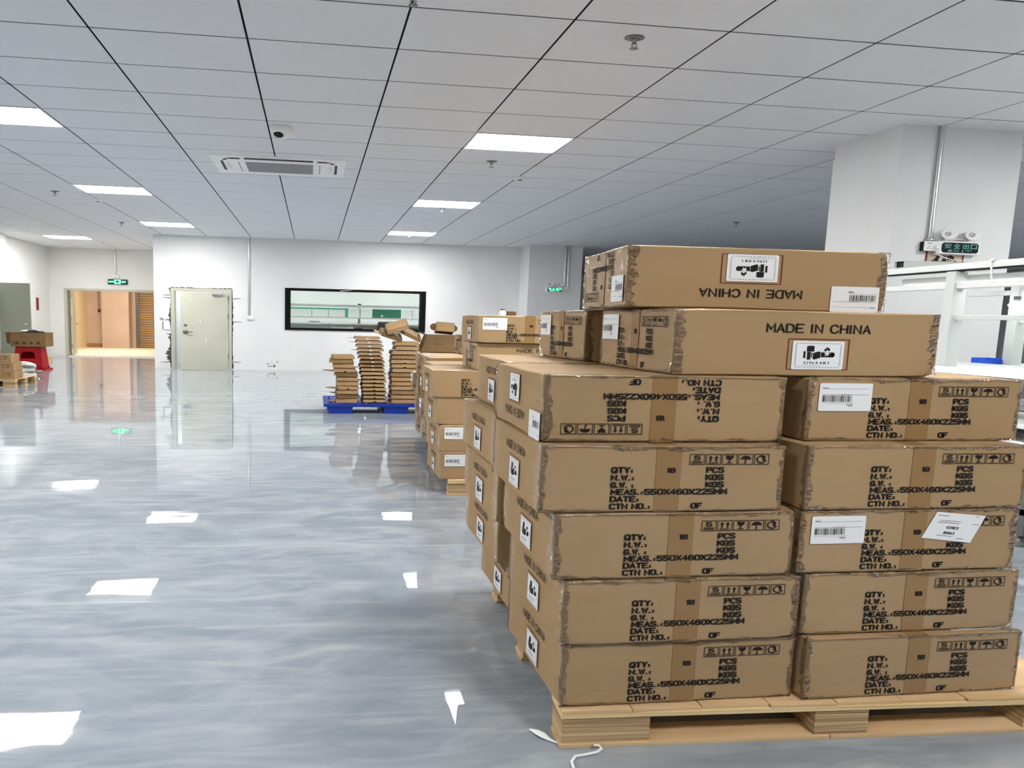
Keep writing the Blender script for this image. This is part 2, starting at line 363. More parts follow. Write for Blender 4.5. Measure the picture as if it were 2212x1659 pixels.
def rrect(x0, x1, y0, y1, r, n_=4):
    p = []
    for (cx, cy, a) in ((x1-r, y0+r, -PI/2), (x1-r, y1-r, 0), (x0+r, y1-r, PI/2), (x0+r, y0+r, PI)):
        p += [(cx+r*math.cos(a+k*PI/2/n_), cy+r*math.sin(a+k*PI/2/n_)) for k in range(n_+1)]
    return p

# ------------------------------------------------------------------ the room
H = 3.5507; TX0, TY0, TAX, TAY = -1.6783, 4.9679, 1.15593, 0.6494
XL, XR, YN, YF = -8.62, 24.0, -8.0, 16.95          # left wall, right wall, wall behind the camera, far wall
XC, YR, XP = -4.24, 21.2, 5.97                     # corner into the recess, recess back wall, far wall's right end
def tx(i): return TX0+i*TAX
def ty(j): return TY0+j*TAY

fl = MB()
fl.add([(XL-.2, YN-.2, 0), (XR+.2, YN-.2, 0), (XR+.2, 26.2, 0), (XL-.2, 26.2, 0)], [(0, 1, 2, 3)])
fl.add([(XL-.2, YN-.2, -.1), (XR+.2, YN-.2, -.1), (XR+.2, 26.2, -.1), (XL-.2, 26.2, -.1)], [(3, 2, 1, 0)])
floor = fl.build('floor', M['floor']); struct(floor, 'glossy grey epoxy floor with pale trowel swirls')

LIGHTS = [(-2, 3), (-2, 9), (-2, 15), (3, 3), (3, 9), (3, 15), (-5, 20),
          (-2, -3), (3, -3), (-2, -9), (3, -9), (8, -3), (13, 3), (13, -3), (18, 3), (18, 9), (18, -3)]  # all unseen; those on the right added to brighten that side
AC = (-1.39, .43, 8.37, 9.37)
ceil = MB().box(XL-.2, XR+.2, YN-.2, 26.2, H+.035, H+.12).build('ceiling', M['plenum']); struct(ceil, 'suspended ceiling of pale grey rectangular panels')
def project(p):
    d = Vector(p)-Vector((0, 0, CAM_H)); w = d.dot(_f)
    if w < .1: return None
    return CX+F_PX*d.dot(_r)/w, CY-F_PX*d.dot(_u)/w
def tile_mesh():
    gx, gy, c = .0078, .0068, .003
    x0, x1, y0, y1 = gx, TAX-gx, gy, TAY-gy
    b = MB()
    v = [(x0, y0, .02), (x1, y0, .02), (x1, y1, .02), (x0, y1, .02), (x0, y0, c), (x1, y0, c), (x1, y1, c), (x0, y1, c), (x0+c, y0+c, 0), (x1-c, y0+c, 0), (x1-c, y1-c, 0), (x0+c, y1-c, 0)]
    b.add(v, [(0, 1, 2, 3), (8, 11, 10, 9)]+[(4+i, 8+i, 8+(i+1) % 4, 4+(i+1) % 4) for i in range(4)])
    b.add(v, [(i, 4+i, 4+(i+1) % 4, (i+1) % 4) for i in range(4)], 1)      # edges coloured dark so the joints read as shadow gaps
    return b
tm = tile_mesh(); tile_me = tm.mesh('ceiling_tile', [M['tile'], M['plenum']])
tiles = []
for i in range(-6, 22):
    for j in range(-20, 33):
        if (i, j) in LIGHTS: continue
        x, y = tx(i), ty(j)
        if y+TAY > 26 or x+TAX > XR+1.2: continue
        if y > YF+.25 and XC < x+TAX*.5 < XP+.3: continue
        if y > YR and x < XC+.5: continue
        q = [project((x+a*TAX, y+b*TAY, H)) for a, b in ((0, 0), (1, 0), (1, 1), (0, 1))]
        area = 0
        if all(q):
            vis = any(-5 < p[0] < 2217 and -5 < p[1] < 560 for p in q)
            area = abs(sum(q[k][0]*q[(k+1) % 4][1]-q[(k+1) % 4][0]*q[k][1] for k in range(4)))/2 if vis else 0
        tiles.append((area, x, y))
tiles.sort(reverse=True)
rest = MB()
for k, (a, x, y) in enumerate(tiles):
    if k < 300 and a > 0:
        o = link('ceiling_tile', tile_me, ceil); o.location = (x, y, H)
    else:
        rest.add([(p[0]+x, p[1]+y, p[2]+H) for p in tm.v], tm.f); rest.m[-len(tm.f):] = tm.m
rest.build('ceiling_tile_field', [M['tile'], M['plenum']], ceil, kind='stuff')

def wall(name, parts, m, label=None):
    b = MB()
    for p in parts: b.box(*p)
    return struct(b.build(name, m), label)
HT = H+.02
# far wall with its door and window openings
DX0, DX1, DZ = -3.80, -2.20, 2.17
WX0, WX1, WZ0, WZ1 = -.74, 3.08, 1.16, 2.20
wall('wall_far', [(XC, DX0, YF, YF+.2, 0, HT), (DX0, DX1, YF, YF+.2, DZ, HT), (DX1, WX0, YF, YF+.2, 0, HT), (WX0, WX1, YF, YF+.2, 0, WZ0), (WX0, WX1, YF, YF+.2, WZ1, HT), (WX1, XP, YF, YF+.2, 0, HT)], M['wall'], 'white painted far wall with door and office window')
wall('wall_recess_side', [(XC, XC+.2, YF+.2, YR, 0, HT)], M['wall'])
OX0, OX1, OZ = -8.10, -4.6, 2.20
wall('wall_recess', [(XL, OX0, YR, YR+.2, 0, HT), (OX0, OX1, YR, YR+.2, OZ, HT), (OX1, XC+.2, YR, YR+.2, 0, HT)], M['recess'], 'cream wall of the left recess around the wide doorway')
wall('wall_left', [(XL-.2, XL, YN, YR+.2, 0, HT)], M['wall'], 'white left wall running into the recess')
wall('wall_left_pier', [(XL, XL+.22, 13.5, 18.0, 0, HT)], M['wall'], 'shallow white pier on the left wall')
wall('wall_right', [(XR, XR+.2, YN, 26, 0, HT)], M['wall'])
wall('wall_near', [(XL-.2, XR+.2, YN-.2, YN, 0, HT)], M['wall'])
wall('wall_far_right', [(7.3, XR, 25.8, 26, 0, HT)], M['wall'])
wall('wall_far_pillar', [(5.80, 7.30, 16.25, 17.3, 0, HT)], M['column'], 'white pillar at the right end of the far wall')
wall('wall_pillar_return', [(7.1, 7.3, 17.3, 26, 0, HT)], M['wall'])
# near column (slightly thicker below a ridge near the ceiling)
b = MB(); b.box(5.965, 7.375, 5.866, 6.69, 0, 3.39); b.box(5.975, 7.37, 5.874, 6.685, 3.39, HT)
struct(b.build('wall_column', M['column']), 'white square column behind the front cartons')
b = MB(); b.box(5.88, 5.97, 16.93, 16.97, 0, H-.01); struct(b.build('trim_1', M['frame_grey']), 'grey strip where far wall meets pillar')

# office behind the window
wall('wall_office', [(XC+.2, 6.2, 20.6, 20.8, 0, 3.1), (6.0, 6.2, YF+.2, 20.6, 0, 3.1)], M['wall'])
struct(MB().box(XC+.2, 6.2, YF+.2, 20.8, 3.1, 3.2).build('ceiling_office', M['wall']))
for k, x in enumerate((-3.2, -.2, 2.4, 4.8)):
    t = thing('office_ceiling_light', 'bright office ceiling panel behind the far wall, %s from the door' % ['first', 'second', 'third', 'fourth'][k], 'ceiling light', (x, 18.9, 3.06), group='office ceiling lights')
    MB().box(-.6, .6, -.35, .35, 0, .012).build('diffuser', M['office_light'], t)
    MB().box(-.63, .63, -.38, .38, .012, .04).build('housing', M['white_metal'], t)

# hallway through the recess doorway
struct(MB().box(-12, -3.4, YR+.2, 27.2, -.02, .04).build('floor_hall', M['hall_floor']), 'sunlit cream hallway floor beyond the doorway')
struct(MB().box(-12, -3.4, YR+.2, 27.2, 3.3, 3.4).build('ceiling_hall', M['cream_wall']))
wall('wall_hall_far', [(-12, -7.40, 26.6, 26.8, .04, 3.3), (-5.2, -3.4, 26.6, 26.8, .04, 3.3), (-7.40, -5.2, 26.6, 26.8, 2.6, 3.3)], M['pink_wall'], 'pinkish hallway wall beyond the doorway')
wall('wall_hall_pier', [(-8.62, -7.55, 26.15, 26.6, .04, 3.3)], M['pink_wall'], 'pinkish wall pier beside the roller shutter')
wall('wall_hall_left', [(-10.4, -9.35, 25.4, 26.6, .04, 3.3)], M['cream_wall'], 'bright cream pier at the left of the hallway')
wall('wall_hall_end', [(-12.2, -12, YR, 27, .04, 3.3), (-3.4, -3.2, YR, 27, .04, 3.3)], M['pink_wall'])
struct(MB().box(-9.35, -8.62, 26.5, 26.6, .04, .2).build('baseboard_hall', M['hall_dirt']))
b = MB().box(OX0, OX1, YR-.02, YR+.22, 0, .035); struct(b.build('trim_2', M['hall_floor']), 'pale threshold of the recess doorway')
t = thing('hall_ceiling_lamp', 'warm lamp lighting the hallway behind the doorway', 'ceiling light', (-7.4, 23.8, 3.2))
MB().box(-1.2, 1.2, -.25, .25, 0, .015).build('diffuser', M['hall_light'], t); MB().box(-1.25, 1.25, -.3, .3, .015, .09).build('housing', M['white_metal'], t)
# roller shutter
t = thing('roller_shutter', 'closed brown roller shutter at the end of the hallway', 'shutter', (-7.3, 26.56, .04))
sl = MB().prism([(0, 0), (-.035, .012), (-.05, .045), (-.035, .07), (0, .078), (.006, .078), (.006, 0)], 'x', 0, 2.0, smooth=True).mesh('slat', M['shutter'])
for k in range(26):
    o = link('slat', sl, t); o.location = (0.06, 0, .02+k*.097)
MB().box(-.05, .055, -.06, .05, 0, 2.56).build('guide_rail', M['steel_dark'], t); MB().box(.06, 2.06, -.02, .04, 0, .02).build('bottom_rail', M['steel_dark'], t)
MB().box(-.05, 2.06, -.08, .05, 2.54, 2.56).build('shutter_lintel', M['steel_dark'], t)
t = thing('wall_box', 'small dark red box with a cable on the hallway pier', 'box', (-8.85, 26.58, 1.5)); 
MB().bbox(-.05, .05, -.05, .02, 0, .12, .006).build('case', M['poster_red'], t); MB().tube([(0-.02, 0, .12), (-.02, 0, 1.0)], .008, 6).build('cable', M['black'], t)

# doorway frame and the leaf folded back into the hallway
b = MB(); b.box(OX0-.05, OX0+.045, YR-.03, YR+.23, 0, OZ+.05); b.box(OX0+.045, OX1, YR-.03, YR+.23, OZ-.02, OZ+.05); struct(b.build('door_2', M['door']), 'beige steel frame of the wide recess doorway')
t = thing('door_leaf', 'narrow view of the beige door leaf folded back in the recess doorway', 'door', (OX0+.13, YR+.06, .04), rotz=math.radians(105))
MB().bbox(0, 1.0, -.055, 0, 0, 2.12, .004).build('panel', M['door'], t)
for z in (.25, 1.15, 1.9): MB().tube([(-.012, -.01, z), (-.012, -.01, z+.12)], .014, 8).build('hinge', M['chrome'], t)
MB().tube([(.9, -.06, 1.05), (.9, -.11, 1.05), (.76, -.11, 1.05)], .01, 6).build('handle', M['black'], t)

# ------------------------------------------------------------------ ceiling lights
names = {(-2, 3): 'bright LED ceiling panel cut by the left edge of the photo', (-2, 9): 'bright LED ceiling panel in the left row, second from the camera', (-2, 15): 'bright LED ceiling panel above the half open beige door',
         (3, 3): 'large bright LED ceiling panel nearest in the middle row', (3, 9): 'bright LED ceiling panel in the middle row, second from the camera', (3, 15): 'bright LED ceiling panel of the middle row nearest the office window', (-5, 20): 'bright LED ceiling panel inside the left recess'}
fm = MB()
for (x0, x1, y0, y1) in ((.008, TAX-.008, .005, .022), (.008, TAX-.008, TAY-.022, TAY-.005), (.008, .025, .022, TAY-.022), (TAX-.025, TAX-.008, .022, TAY-.022)): fm.box(x0, x1, y0, y1, -.004, .02)
fm = fm.mesh('frame', M['white_metal']); dm = MB().box(.025, TAX-.025, .022, TAY-.022, 0, .012).mesh('diffuser', M['panel_light'])
ordn = ['nearest', 'second', 'third', 'fourth', 'fifth', 'sixth', 'seventh', 'eighth', 'ninth']; kk = 0
for (i, j) in LIGHTS:
    lab = names.get((i, j))
    if not lab: lab = 'LED ceiling panel behind the camera outside the photo, %s in column %s' % ({-3: 'first row', -9: 'second row', -15: 'third row', 3: 'forward row', 9: 'distant row'}[j], {-2: 'left', 3: 'middle', 8: 'right', 13: 'far right', 18: 'rightmost'}[i])
    t = thing('ceiling_light', lab, 'ceiling light', (tx(i), ty(j), H), group='LED ceiling panels' if (i, j) in names else 'LED panels behind the camera')
    link('frame', fm, t); link('diffuser', dm, t)

# ------------------------------------------------------------------ cartons (true carton 0.56 x 0.469 x 0.229, long side along x; QTY print on the ends, MADE IN CHINA on the sides)
CL, CW, CH = .56, .469, .2284
SXW = 1.844
def face_map(face, off):
    """(u in metres from the left, t in metres down from the top) on a carton face -> carton coordinates"""
    hl, hw = CL/2+off, CW/2+off
    if face == '-y': return lambda u, t: (-CL/2+u, -hw, CH-t)
    if face == '+y': return lambda u, t: (CL/2-u, hw, CH-t)
    if face == '+x': return lambda u, t: (hl, -CW/2+u, CH-t)
    if face == '-x': return lambda u, t: (-hl, CW/2-u, CH-t)
    if face == 'top': return lambda u, t: (-CL/2+u, CW/2-t, CH+off)
class Flat(MB):
    """flat print laid on a face"""
    def on(s, face, off=.0015): s.fm = face_map(face, off); return s
    def poly(s, pts, mi=0): return s.add([s.fm(*p) for p in pts], [list(range(len(pts)))], mi)
    def rect(s, u0, u1, t0, t1, mi=0): return s.poly([(u0, t0), (u1, t0), (u1, t1), (u0, t1)], mi)
    def frame(s, u0, u1, t0, t1, w, mi=0, wv=None):
        wv = wv or w
        s.rect(u0, u1, t0, t0+wv, mi); s.rect(u0, u1, t1-wv, t1, mi); s.rect(u0, u0+w, t0+wv, t1-wv, mi); s.rect(u1-w, u1, t0+wv, t1-wv, mi); return s
    def text(s, body, u0, u1, t0, t1, mi=0, bold=0.0, spacing=1.0):
        v, fs = fit_text(body, u0, u1, 0, t1-t0, bold, spacing)
        return s.add([s.fm(p[0], t1-p[1]) for p in v], fs, mi)
def carton_body(seed):
    rnd = random.Random(seed)
    def params(L, n_): 
        e = [0, .004/L, .012/L, .05/L]
        mid = [.05/L+(1-.1/L)*k/n_ for k in range(1, n_)]
        return e+mid+[1-q for q in reversed(e)]
    px, py, pz = params(CL, 5), params(CW, 4), params(CH, 3)
    r = .004; bm = bmesh.new(); cache = {}
    ph = [rnd.uniform(0, 6) for _ in range(12)]
    crush = {(a, b, c): rnd.choice([0, 0, .003, .006, .010]) for a in (0, 1) for b in (0, 1) for c in (0, 1)}
    def vert(x, y, z):
        key = (round(x, 5), round(y, 5), round(z, 5))
        if key in cache: return cache[key]
        p = Vector((-CL/2+x*CL, -CW/2+y*CW, z*CH))
        hx, hy = CL/2-r, CW/2-r
        q = Vector((max(-hx, min(hx, p.x)), max(-hy, min(hy, p.y)), max(r, min(CH-r, p.z))))
        d = p-q
        if d.length > 1e-9: p = q+d.normalized()*r
        # soft crush of corners and wavering of the edges
        for (a, b, c), k in crush.items():
            cpt = Vector(((a-.5)*CL, (b-.5)*CW, c*CH)); dd = (p-cpt).length
            if dd < .05 and k: p += (Vector((0, 0, CH/2))-cpt).normalized()*k*(1-dd/.05)**2
        ex, ey, ez = min(x, 1-x)*CL, min(y, 1-y)*CW, min(z, 1-z)*CH
        if ez < .012:
            w = .0022*math.sin(p.x*17+ph[0]+(z > .5)*2)+.0018*math.sin(p.y*23+ph[1]); 
            if ex < .012 or ey < .012: p.z += (w-.002)*(1 if z > .5 else -.6)
        if ex < .012 and ez > .012: p.x -= math.copysign(.0012*abs(math.sin(p.z*25+p.y*9+ph[2])), p.x)
        if ey < .012 and ez > .012: p.y -= math.copysign(.0012*abs(math.sin(p.z*21+p.x*11+ph[3])), p.y)
        if p.z < 0: p.z = 0
        if p.z > CH: p.z = CH
        cache[key] = bm.verts.new(p); return cache[key]
    def grid(A, B, fn):
        for i in range(len(A)-1):
            for j in range(len(B)-1):
                vs = [vert(*fn(A[i], B[j])), vert(*fn(A[i+1], B[j])), vert(*fn(A[i+1], B[j+1])), vert(*fn(A[i], B[j+1]))]
                if len(set(vs)) == 4:
                    try: f_ = bm.faces.new(vs)
                    except ValueError: pass
    grid(px, py, lambda a, b: (a, b, 0)); grid(px, py, lambda a, b: (a, b, 1))
    grid(px, pz, lambda a, b: (a, 0, b)); grid(px, pz, lambda a, b: (a, 1, b))
    grid(py, pz, lambda a, b: (0, a, b)); grid(py, pz, lambda a, b: (1, a, b))
    bmesh.ops.recalc_face_normals(bm, faces=bm.faces)
    for f_ in bm.faces: f_.smooth = max(abs(c) for c in f_.normal) < .985
    me = bpy.data.meshes.new('carton_body'); bm.to_mesh(me); bm.free(); me.materials.append(M['card']); return me
BODIES = [carton_body(s) for s in (1, 2, 3, 4, 5)]

def end_print(p):
    W_, Hh = CW, CH
    def T(body, u0, u1, t0, t1, **kw):
        v, fs = stroke_text(body, u0*W_, u1*W_, 0, (t1-t0)*Hh, .0042)
        p.add([p.fm(q[0], t1*Hh-q[1]) for q in v], fs)
    T('QTY:', .28, .37, .315, .41, spacing=1.1); T('18', .505, .543, .33, .41); T('PCS', .668, .744, .32, .41, spacing=1.1)
    T('N.W.:', .28, .376, .43, .52, spacing=1.1); T('KGS', .667, .745, .43, .52, spacing=1.1)
    T('G.W. :', .28, .376, .54, .63); T('KGS', .669, .748, .54, .63, spacing=1.1)
    T('MEAS.:550X460X225MM', .282, .764, .645, .735, spacing=1.06); T('DATE:', .281, .40, .75, .84, spacing=1.1)
    T('CTN NO.:', .28, .448, .86, .95, spacing=1.05); T('0F', .614, .664, .86, .95)
    # handling symbols
    w, gap = .0625, .0048; t0, t1 = .125*Hh, .285*Hh; h = t1-t0
    for k in range(5):
        u0 = (.597+k*(w+gap))*W_; u1 = u0+w*W_; c = (u0+u1)/2; a = u1-u0
        p.frame(u0, u1, t0, t1, .0012, wv=.0021)
        if k == 0:
            (lambda vf: p.add([p.fm(q[0], t0+h*.58-q[1]) for q in vf[0]], vf[1]))(stroke_text('5', c-a*.22, c+a*.22, 0, h*.44, .003)); p.rect(u0+a*.14, u1-a*.14, t0+h*.66, t0+h*.72); p.rect(u0+a*.14, u1-a*.14, t0+h*.79, t0+h*.86)
        elif k == 1:
            for s_ in (-.19, .19):
                x = c+a*s_; p.rect(x-a*.05, x+a*.05, t0+h*.34, t0+h*.72); p.poly([(x-a*.14, t0+h*.38), (x, t0+h*.14), (x+a*.14, t0+h*.38)])
            p.rect(u0+a*.14, u1-a*.14, t0+h*.79, t0+h*.86)
        elif k == 2:
            p.poly([(c-a*.26, t0+h*.14), (c-a*.02, t0+h*.14), (c+a*.05, t0+h*.26), (c+a*.08, t0+h*.14), (c+a*.26, t0+h*.14), (c+a*.24, t0+h*.36), (c+a*.12, t0+h*.52), (c, t0+h*.56), (c-a*.12, t0+h*.52), (c-a*.24, t0+h*.36)])
            p.rect(c-a*.035, c+a*.035, t0+h*.54, t0+h*.8); p.rect(c-a*.2, c+a*.2, t0+h*.79, t0+h*.86)
        elif k == 3:
            p.poly([(c-a*.36*math.cos(PI*q/8), t0+h*.5-h*.34*math.sin(PI*q/8)) for q in range(9)])
            p.rect(c-a*.03, c+a*.03, t0+h*.5, t0+h*.82); p.rect(c-a*.13, c+a*.03, t0+h*.8, t0+h*.87)
        else:
            ro = circle_pts(0, 0, 1, 1, 18, .3, 5.2); 
            for q in range(17):
                (x0, y0), (x1, y1) = ro[q], ro[q+1]
                p.poly([(c+x0*a*.36, t0+h*.5+y0*h*.38), (c+x1*a*.36, t0+h*.5+y1*h*.38), (c+x1*a*.27, t0+h*.5+y1*h*.27), (c+x0*a*.27, t0+h*.5+y0*h*.27)])
            p.poly([(c-a*.05, t0+h*.25), (c+a*.24, t0+h*.2), (c+a*.24, t0+h*.62), (c+a*.04, t0+h*.66), (c+a*.1, t0+h*.45)])
cp = Flat()
for fc in ('+x', '-x'): end_print(cp.on(fc))
for fc in ('+y', '-y'):
    cp.on(fc); _v, _f2 = stroke_text('MAdE iN chiNA', .33*CL, .727*CL, 0, .14*CH, .0040)
    cp.add([cp.fm(q_[0], .335*CH-q_[1]) for q_ in _v], _f2)
PRINT = cp.mesh('printed_text', M['black_print'])
# brown tape down the middle of both ends and over the lid seam
tp = Flat()
for fc in ('+x', '-x'): tp.on(fc, .0008).rect(.462*CW, .565*CW, .002, CH-.002)
tp.on('top', .0004).rect(.002, CL-.002, .45*CW, .55*CW)
TAPE = tp.mesh('packing_tape', M['tape'])

def battery_label(face):
    p = Flat().on(face, .0012)
    p.frame(.416*CL, .65*CL, .42*CH, .90*CH, .0022, 2, wv=.0026)          # red printed box around the sticker
    p.on(face, .0024)
    u0, u1, t0, t1 = .433*CL, .629*CL, .455*CH, .895*CH
    p.poly(rrect(u0, u1, t0, t1, .004), 0)
    p.on(face, .0032)
    w, h = u1-u0, t1-t0
    U = lambda a: u0+a*w
    Tt = lambda a: t0+a*h
    nd = 15
    for k in range(nd):                                                  # hatched border
        a = .07+.86*k/nd
        for b_ in (.07, .91): p.poly([(U(a), Tt(b_+.025)), (U(a+.025), Tt(b_)), (U(a+.045), Tt(b_)), (U(a+.02), Tt(b_+.025))], 1)
    for k in range(13):
        b_ = .11+.79*k/13
        for a in (.055, .92): p.poly([(U(a), Tt(b_+.03)), (U(a+.025), Tt(b_)), (U(a+.025), Tt(b_+.018)), (U(a), Tt(b_+.048))], 1)
    R = lambda a0, a1, b0, b1: p.rect(U(a0), U(a1), Tt(b0), Tt(b1), 1)
    R(.275, .42, .18, .37); R(.30, .395, .165, .18)                        # batteries
    R(.215, .255, .36, .60); R(.285, .355, .38, .65); R(.365, .385, .40, .58)
    p.poly([(U(.40), Tt(.42)), (U(.50), Tt(.36)), (U(.545), Tt(.38)), (U(.545), Tt(.58)), (U(.43), Tt(.65)), (U(.40), Tt(.62))], 1)
    R(.555, .79, .39, .56); p.poly([(U(q[0]), Tt(q[1])) for q in circle_pts(.79, .475, .035, .085, 10)], 1)
    p.poly([(U(.61), Tt(.33)), (U(.625), Tt(.25)), (U(.645), Tt(.27)), (U(.655), Tt(.19)), (U(.685), Tt(.24)), (U(.70), Tt(.22)), (U(.73), Tt(.31)), (U(.70), Tt(.35)), (U(.67), Tt(.29)), (U(.64), Tt(.36))], 1)
    p.on(face, .0038)
    p.poly([(U(.665), Tt(.30)), (U(.685), Tt(.40)), (U(.73), Tt(.42)), (U(.69), Tt(.46)), (U(.70), Tt(.53)), (U(.665), Tt(.48)), (U(.625), Tt(.53)), (U(.64), Tt(.45)), (U(.61), Tt(.41)), (U(.65), Tt(.40))], 0)
    p.text('UN3481', U(.24), U(.72), Tt(.72), Tt(.80), 1, spacing=1.25)
    p.rect(U(.12), U(.6), Tt(.855), Tt(.862), 3)
    return p.mesh('battery_label', [M['label'], M['black_print'], M['red_print'], M['grey_print']])
BATT = {fc: battery_label(fc) for fc in ('+y', '-y')}

def shipping_label(face, u0, u1, t0, t1, rot=False, big=False, off=.0026):
    p = Flat().on(face, off); rnd = random.Random(int(u0*10000)+ord(face[0])*7+ord(face[-1]))
    p.poly(rrect(u0, u1, t0, t1, .005), 0)
    p.on(face, off+.0008); w, h = u1-u0, t1-t0
    if rot: U = lambda a: u1-a*w; Tt = lambda a: t1-a*h
    else: U = lambda a: u0+a*w; Tt = lambda a: t0+a*h
    R = lambda a0, a1, b0, b1, mi=1: p.rect(min(U(a0), U(a1)), max(U(a0), U(a1)), min(Tt(b0), Tt(b1)), max(Tt(b0), Tt(b1)), mi)
    R(.06, .16, .16, .185, 2); R(.06, .94, .195, .202, 2); R(.06, .94, .40, .41, 2); R(.40, .62, .40, .415, 1)
    a = .06
    while a < .62:
        s_ = rnd.uniform(.006, .02); R(a, a+s_, .44, .67, 1 if rnd.random() < .6 else 2); a += s_+rnd.uniform(.006, .018)
    R(.06, .66, .715, .722, 2); R(.52, .64, .76, .785, 2); R(.55, .64, .80, .82, 2)
    return p.mesh('shipping_label', [M['label'], M['black_print'], M['grey_print']])
_SL = {}
def get_label(code):
    """code: 'end+x', 'end-x' (upright position), 'side+y', 'side-y' ..."""
    if code not in _SL:
        kind, fc = code[:-2], code[-2:]
        if kind == 'end': _SL[code] = shipping_label(fc, .045*CW, .285*CW, .09*CH, .525*CH)
        elif kind == 'side': _SL[code] = shipping_label(fc, .03*CL, .22*CL, .0, .42*CH)
        elif kind == 'far': _SL[code] = shipping_label(fc, .80*CW, 1.0*CW, .14*CH, .55*CH)
    return _SL[code]

def film_mesh(seed, sx):
    """one loose, crinkled frame of clear film around a carton end"""
    rnd = random.Random(seed); b = MB(); loop = []
    ny, nz = 30, 16
    for k in range(ny): loop.append((-.5+k/ny, 0.0, 'b'))
    for k in range(nz): loop.append((.5, k/nz, 'r'))
    for k in range(ny): loop.append((.5-k/ny, 1.0, 't'))
    for k in range(nz): loop.append((-.5, 1-k/nz, 'l'))
    rows = []; wd = .012
    for (y, z, e) in loop:
        wd = max(.005, min(.024, wd+rnd.uniform(-.008, .008)))
        dy, dz = {'b': (0, 1), 't': (0, -1), 'l': (1, 0), 'r': (-1, 0)}[e]
        o1 = rnd.uniform(.0006, .0030); o2 = rnd.uniform(.0004, .0016); wd *= .8
        j = lambda a_: rnd.uniform(-a_, a_)
        Yb = y*(CW+.0004); Zb = z*CH
        bk = rnd.uniform(.010, .026)
        rows.append([(sx*(CL/2-bk), Yb, Zb), (sx*(CL/2-.0035), Yb, Zb), (sx*(CL/2+o1*.5), Yb+dy*.0035, Zb+dz*.0035),
                     (sx*(CL/2+o1), Yb+dy*(.004+wd*.45)+dz*j(.004), Zb+dz*(.004+wd*.45)+dy*j(.004)), (sx*(CL/2+o2), Yb+dy*(.004+wd)+dz*j(.005), Zb+dz*(.004+wd)+dy*j(.005))])
    n_ = len(rows); v = [(p[0], max(-CW/2-.0003, min(CW/2+.0003, p[1])), max(.0003, min(CH-.0003, p[2]))) for r_ in rows for p in r_]
    b.add(v, [[i*5+k, i*5+k+1, ((i+1) % n_)*5+k+1, ((i+1) % n_)*5+k] for i in range(n_) for k in range(4)], 0, True)
    return b.mesh('clear_film', M['film'])
FILMS = {(s, q): film_mesh(s*2+(q > 0), q) for s in (11, 12, 13) for q in (-1, 1)}

_cn = [0]
def carton(x, y, z, orient, label, phi=0.0, flip=False, labels=(), group='stacked kraft cartons', film=True, swap=False):
    """(x, y): front left bottom corner; orient 'A' = printed end to the front, 'B' = MADE IN CHINA side to the front"""
    w, d = (CW, CL) if orient == 'A' else (CL, CW)
    ph = math.radians(phi)
    ox = (w/2*math.cos(ph)-d/2*math.sin(ph))*SXW; oy = w/2*math.sin(ph)+d/2*math.cos(ph)
    t = thing('carton', label, 'carton', (x+ox, y+oy, z), group=group, scale=(SXW, 1, 1))
    ang = ph+(-PI/2 if orient == 'A' else 0)+(PI if swap else 0)
    rot = (PI if flip and orient == 'A' else 0, PI if flip and orient == 'B' else 0, ang)
    k = _cn[0]; _cn[0] += 1
    parts = [('carton_body', BODIES[k % len(BODIES)]), ('printed_text', PRINT), ('packing_tape', TAPE), ('battery_label', BATT['+y']), ('battery_label', BATT['-y'])]
    if film: parts += [('clear_film', FILMS[(11+k % 3, q)]) for q in (-1, 1)]
    for c in labels: parts.append(('shipping_label', get_label(c)))
    for nm, me in parts:
        o = link(nm, me, t)
        if nm == 'printed_text': o['kind'] = 'stuff'
        o.rotation_euler = rot; o.location = (0, 0, CH if flip else 0)
    return t
def zl(k, base=.135): return base+k*.2296

G1 = 'cartons on the front wooden pallet'
rows = ['bottom', 'second', 'third', 'fourth', 'fifth']
for k, (x, y) in enumerate([(.855, 1.885), (.842, 1.872), (.803, 1.880), (.745, 1.888)]):
    carton(x, y, zl(k), 'A', ['bottom carton of the front left stack, resting on the wooden pallet', 'second carton from the bottom of the front left stack', 'third carton up in the front left stack', 'fourth carton up in the front left stack, under the upside down one'][k], labels=(), group=G1, phi=[0.3, .2, 0, -.6][k])
carton(.762, 1.93, zl(4), 'A', 'upside down carton on top of the front left stack, its QTY text inverted', flip=True, labels=('side+y',), group=G1, phi=-.3)
for k, (x, y) in enumerate([(1.742, 1.862), (1.727, 1.885), (1.692, 1.885), (1.692, 1.880), (1.735, 1.955)]):
    carton(x, y, zl(k), 'A', ['bottom carton of the front right stack with a white label lying on its lid', 'second carton from the bottom of the front right stack, no white label', 'third carton of the front right stack carrying two white labels', 'fourth carton up in the front right stack, without any white label', 'fifth carton of the front right stack, white label at its upper left'][k],
           labels=[(), (), ('end+x',), (), ('end+x',)][k], group=G1, phi=[.4, .4, .4, .5, 1.0][k])
for k, (x, y) in enumerate([(.905, 2.50), (.825, 2.56), (.785, 2.462), (.787, 2.535), (.835, 2.53)]):
    carton(x, y, zl(k), 'A', '%s carton of the stack behind the front left one, MADE IN CHINA side showing' % ['bottom', 'second', 'third', 'fourth', 'topmost'][k], group=G1, film=False, phi=[0, 0, 0, 0, -1.0][k])
for k in range(5):
    carton(1.80+.02*(k % 2), 2.57, zl(k), 'A', '%s carton of the hidden stack behind the front right one' % ['bottom', 'second', 'third', 'fourth', 'topmost'][k], group=G1, film=False)
carton(1.225, 1.965, zl(5), 'B', 'carton lying across both front stacks, upright MADE IN CHINA side facing out', phi=2.2, labels=('end-x',), group=G1)
carton(1.20, 2.60, zl(5), 'B', 'carton behind the crosswise one, its labelled end showing beside a dark gap', phi=2.0, labels=('end-x',), group=G1)
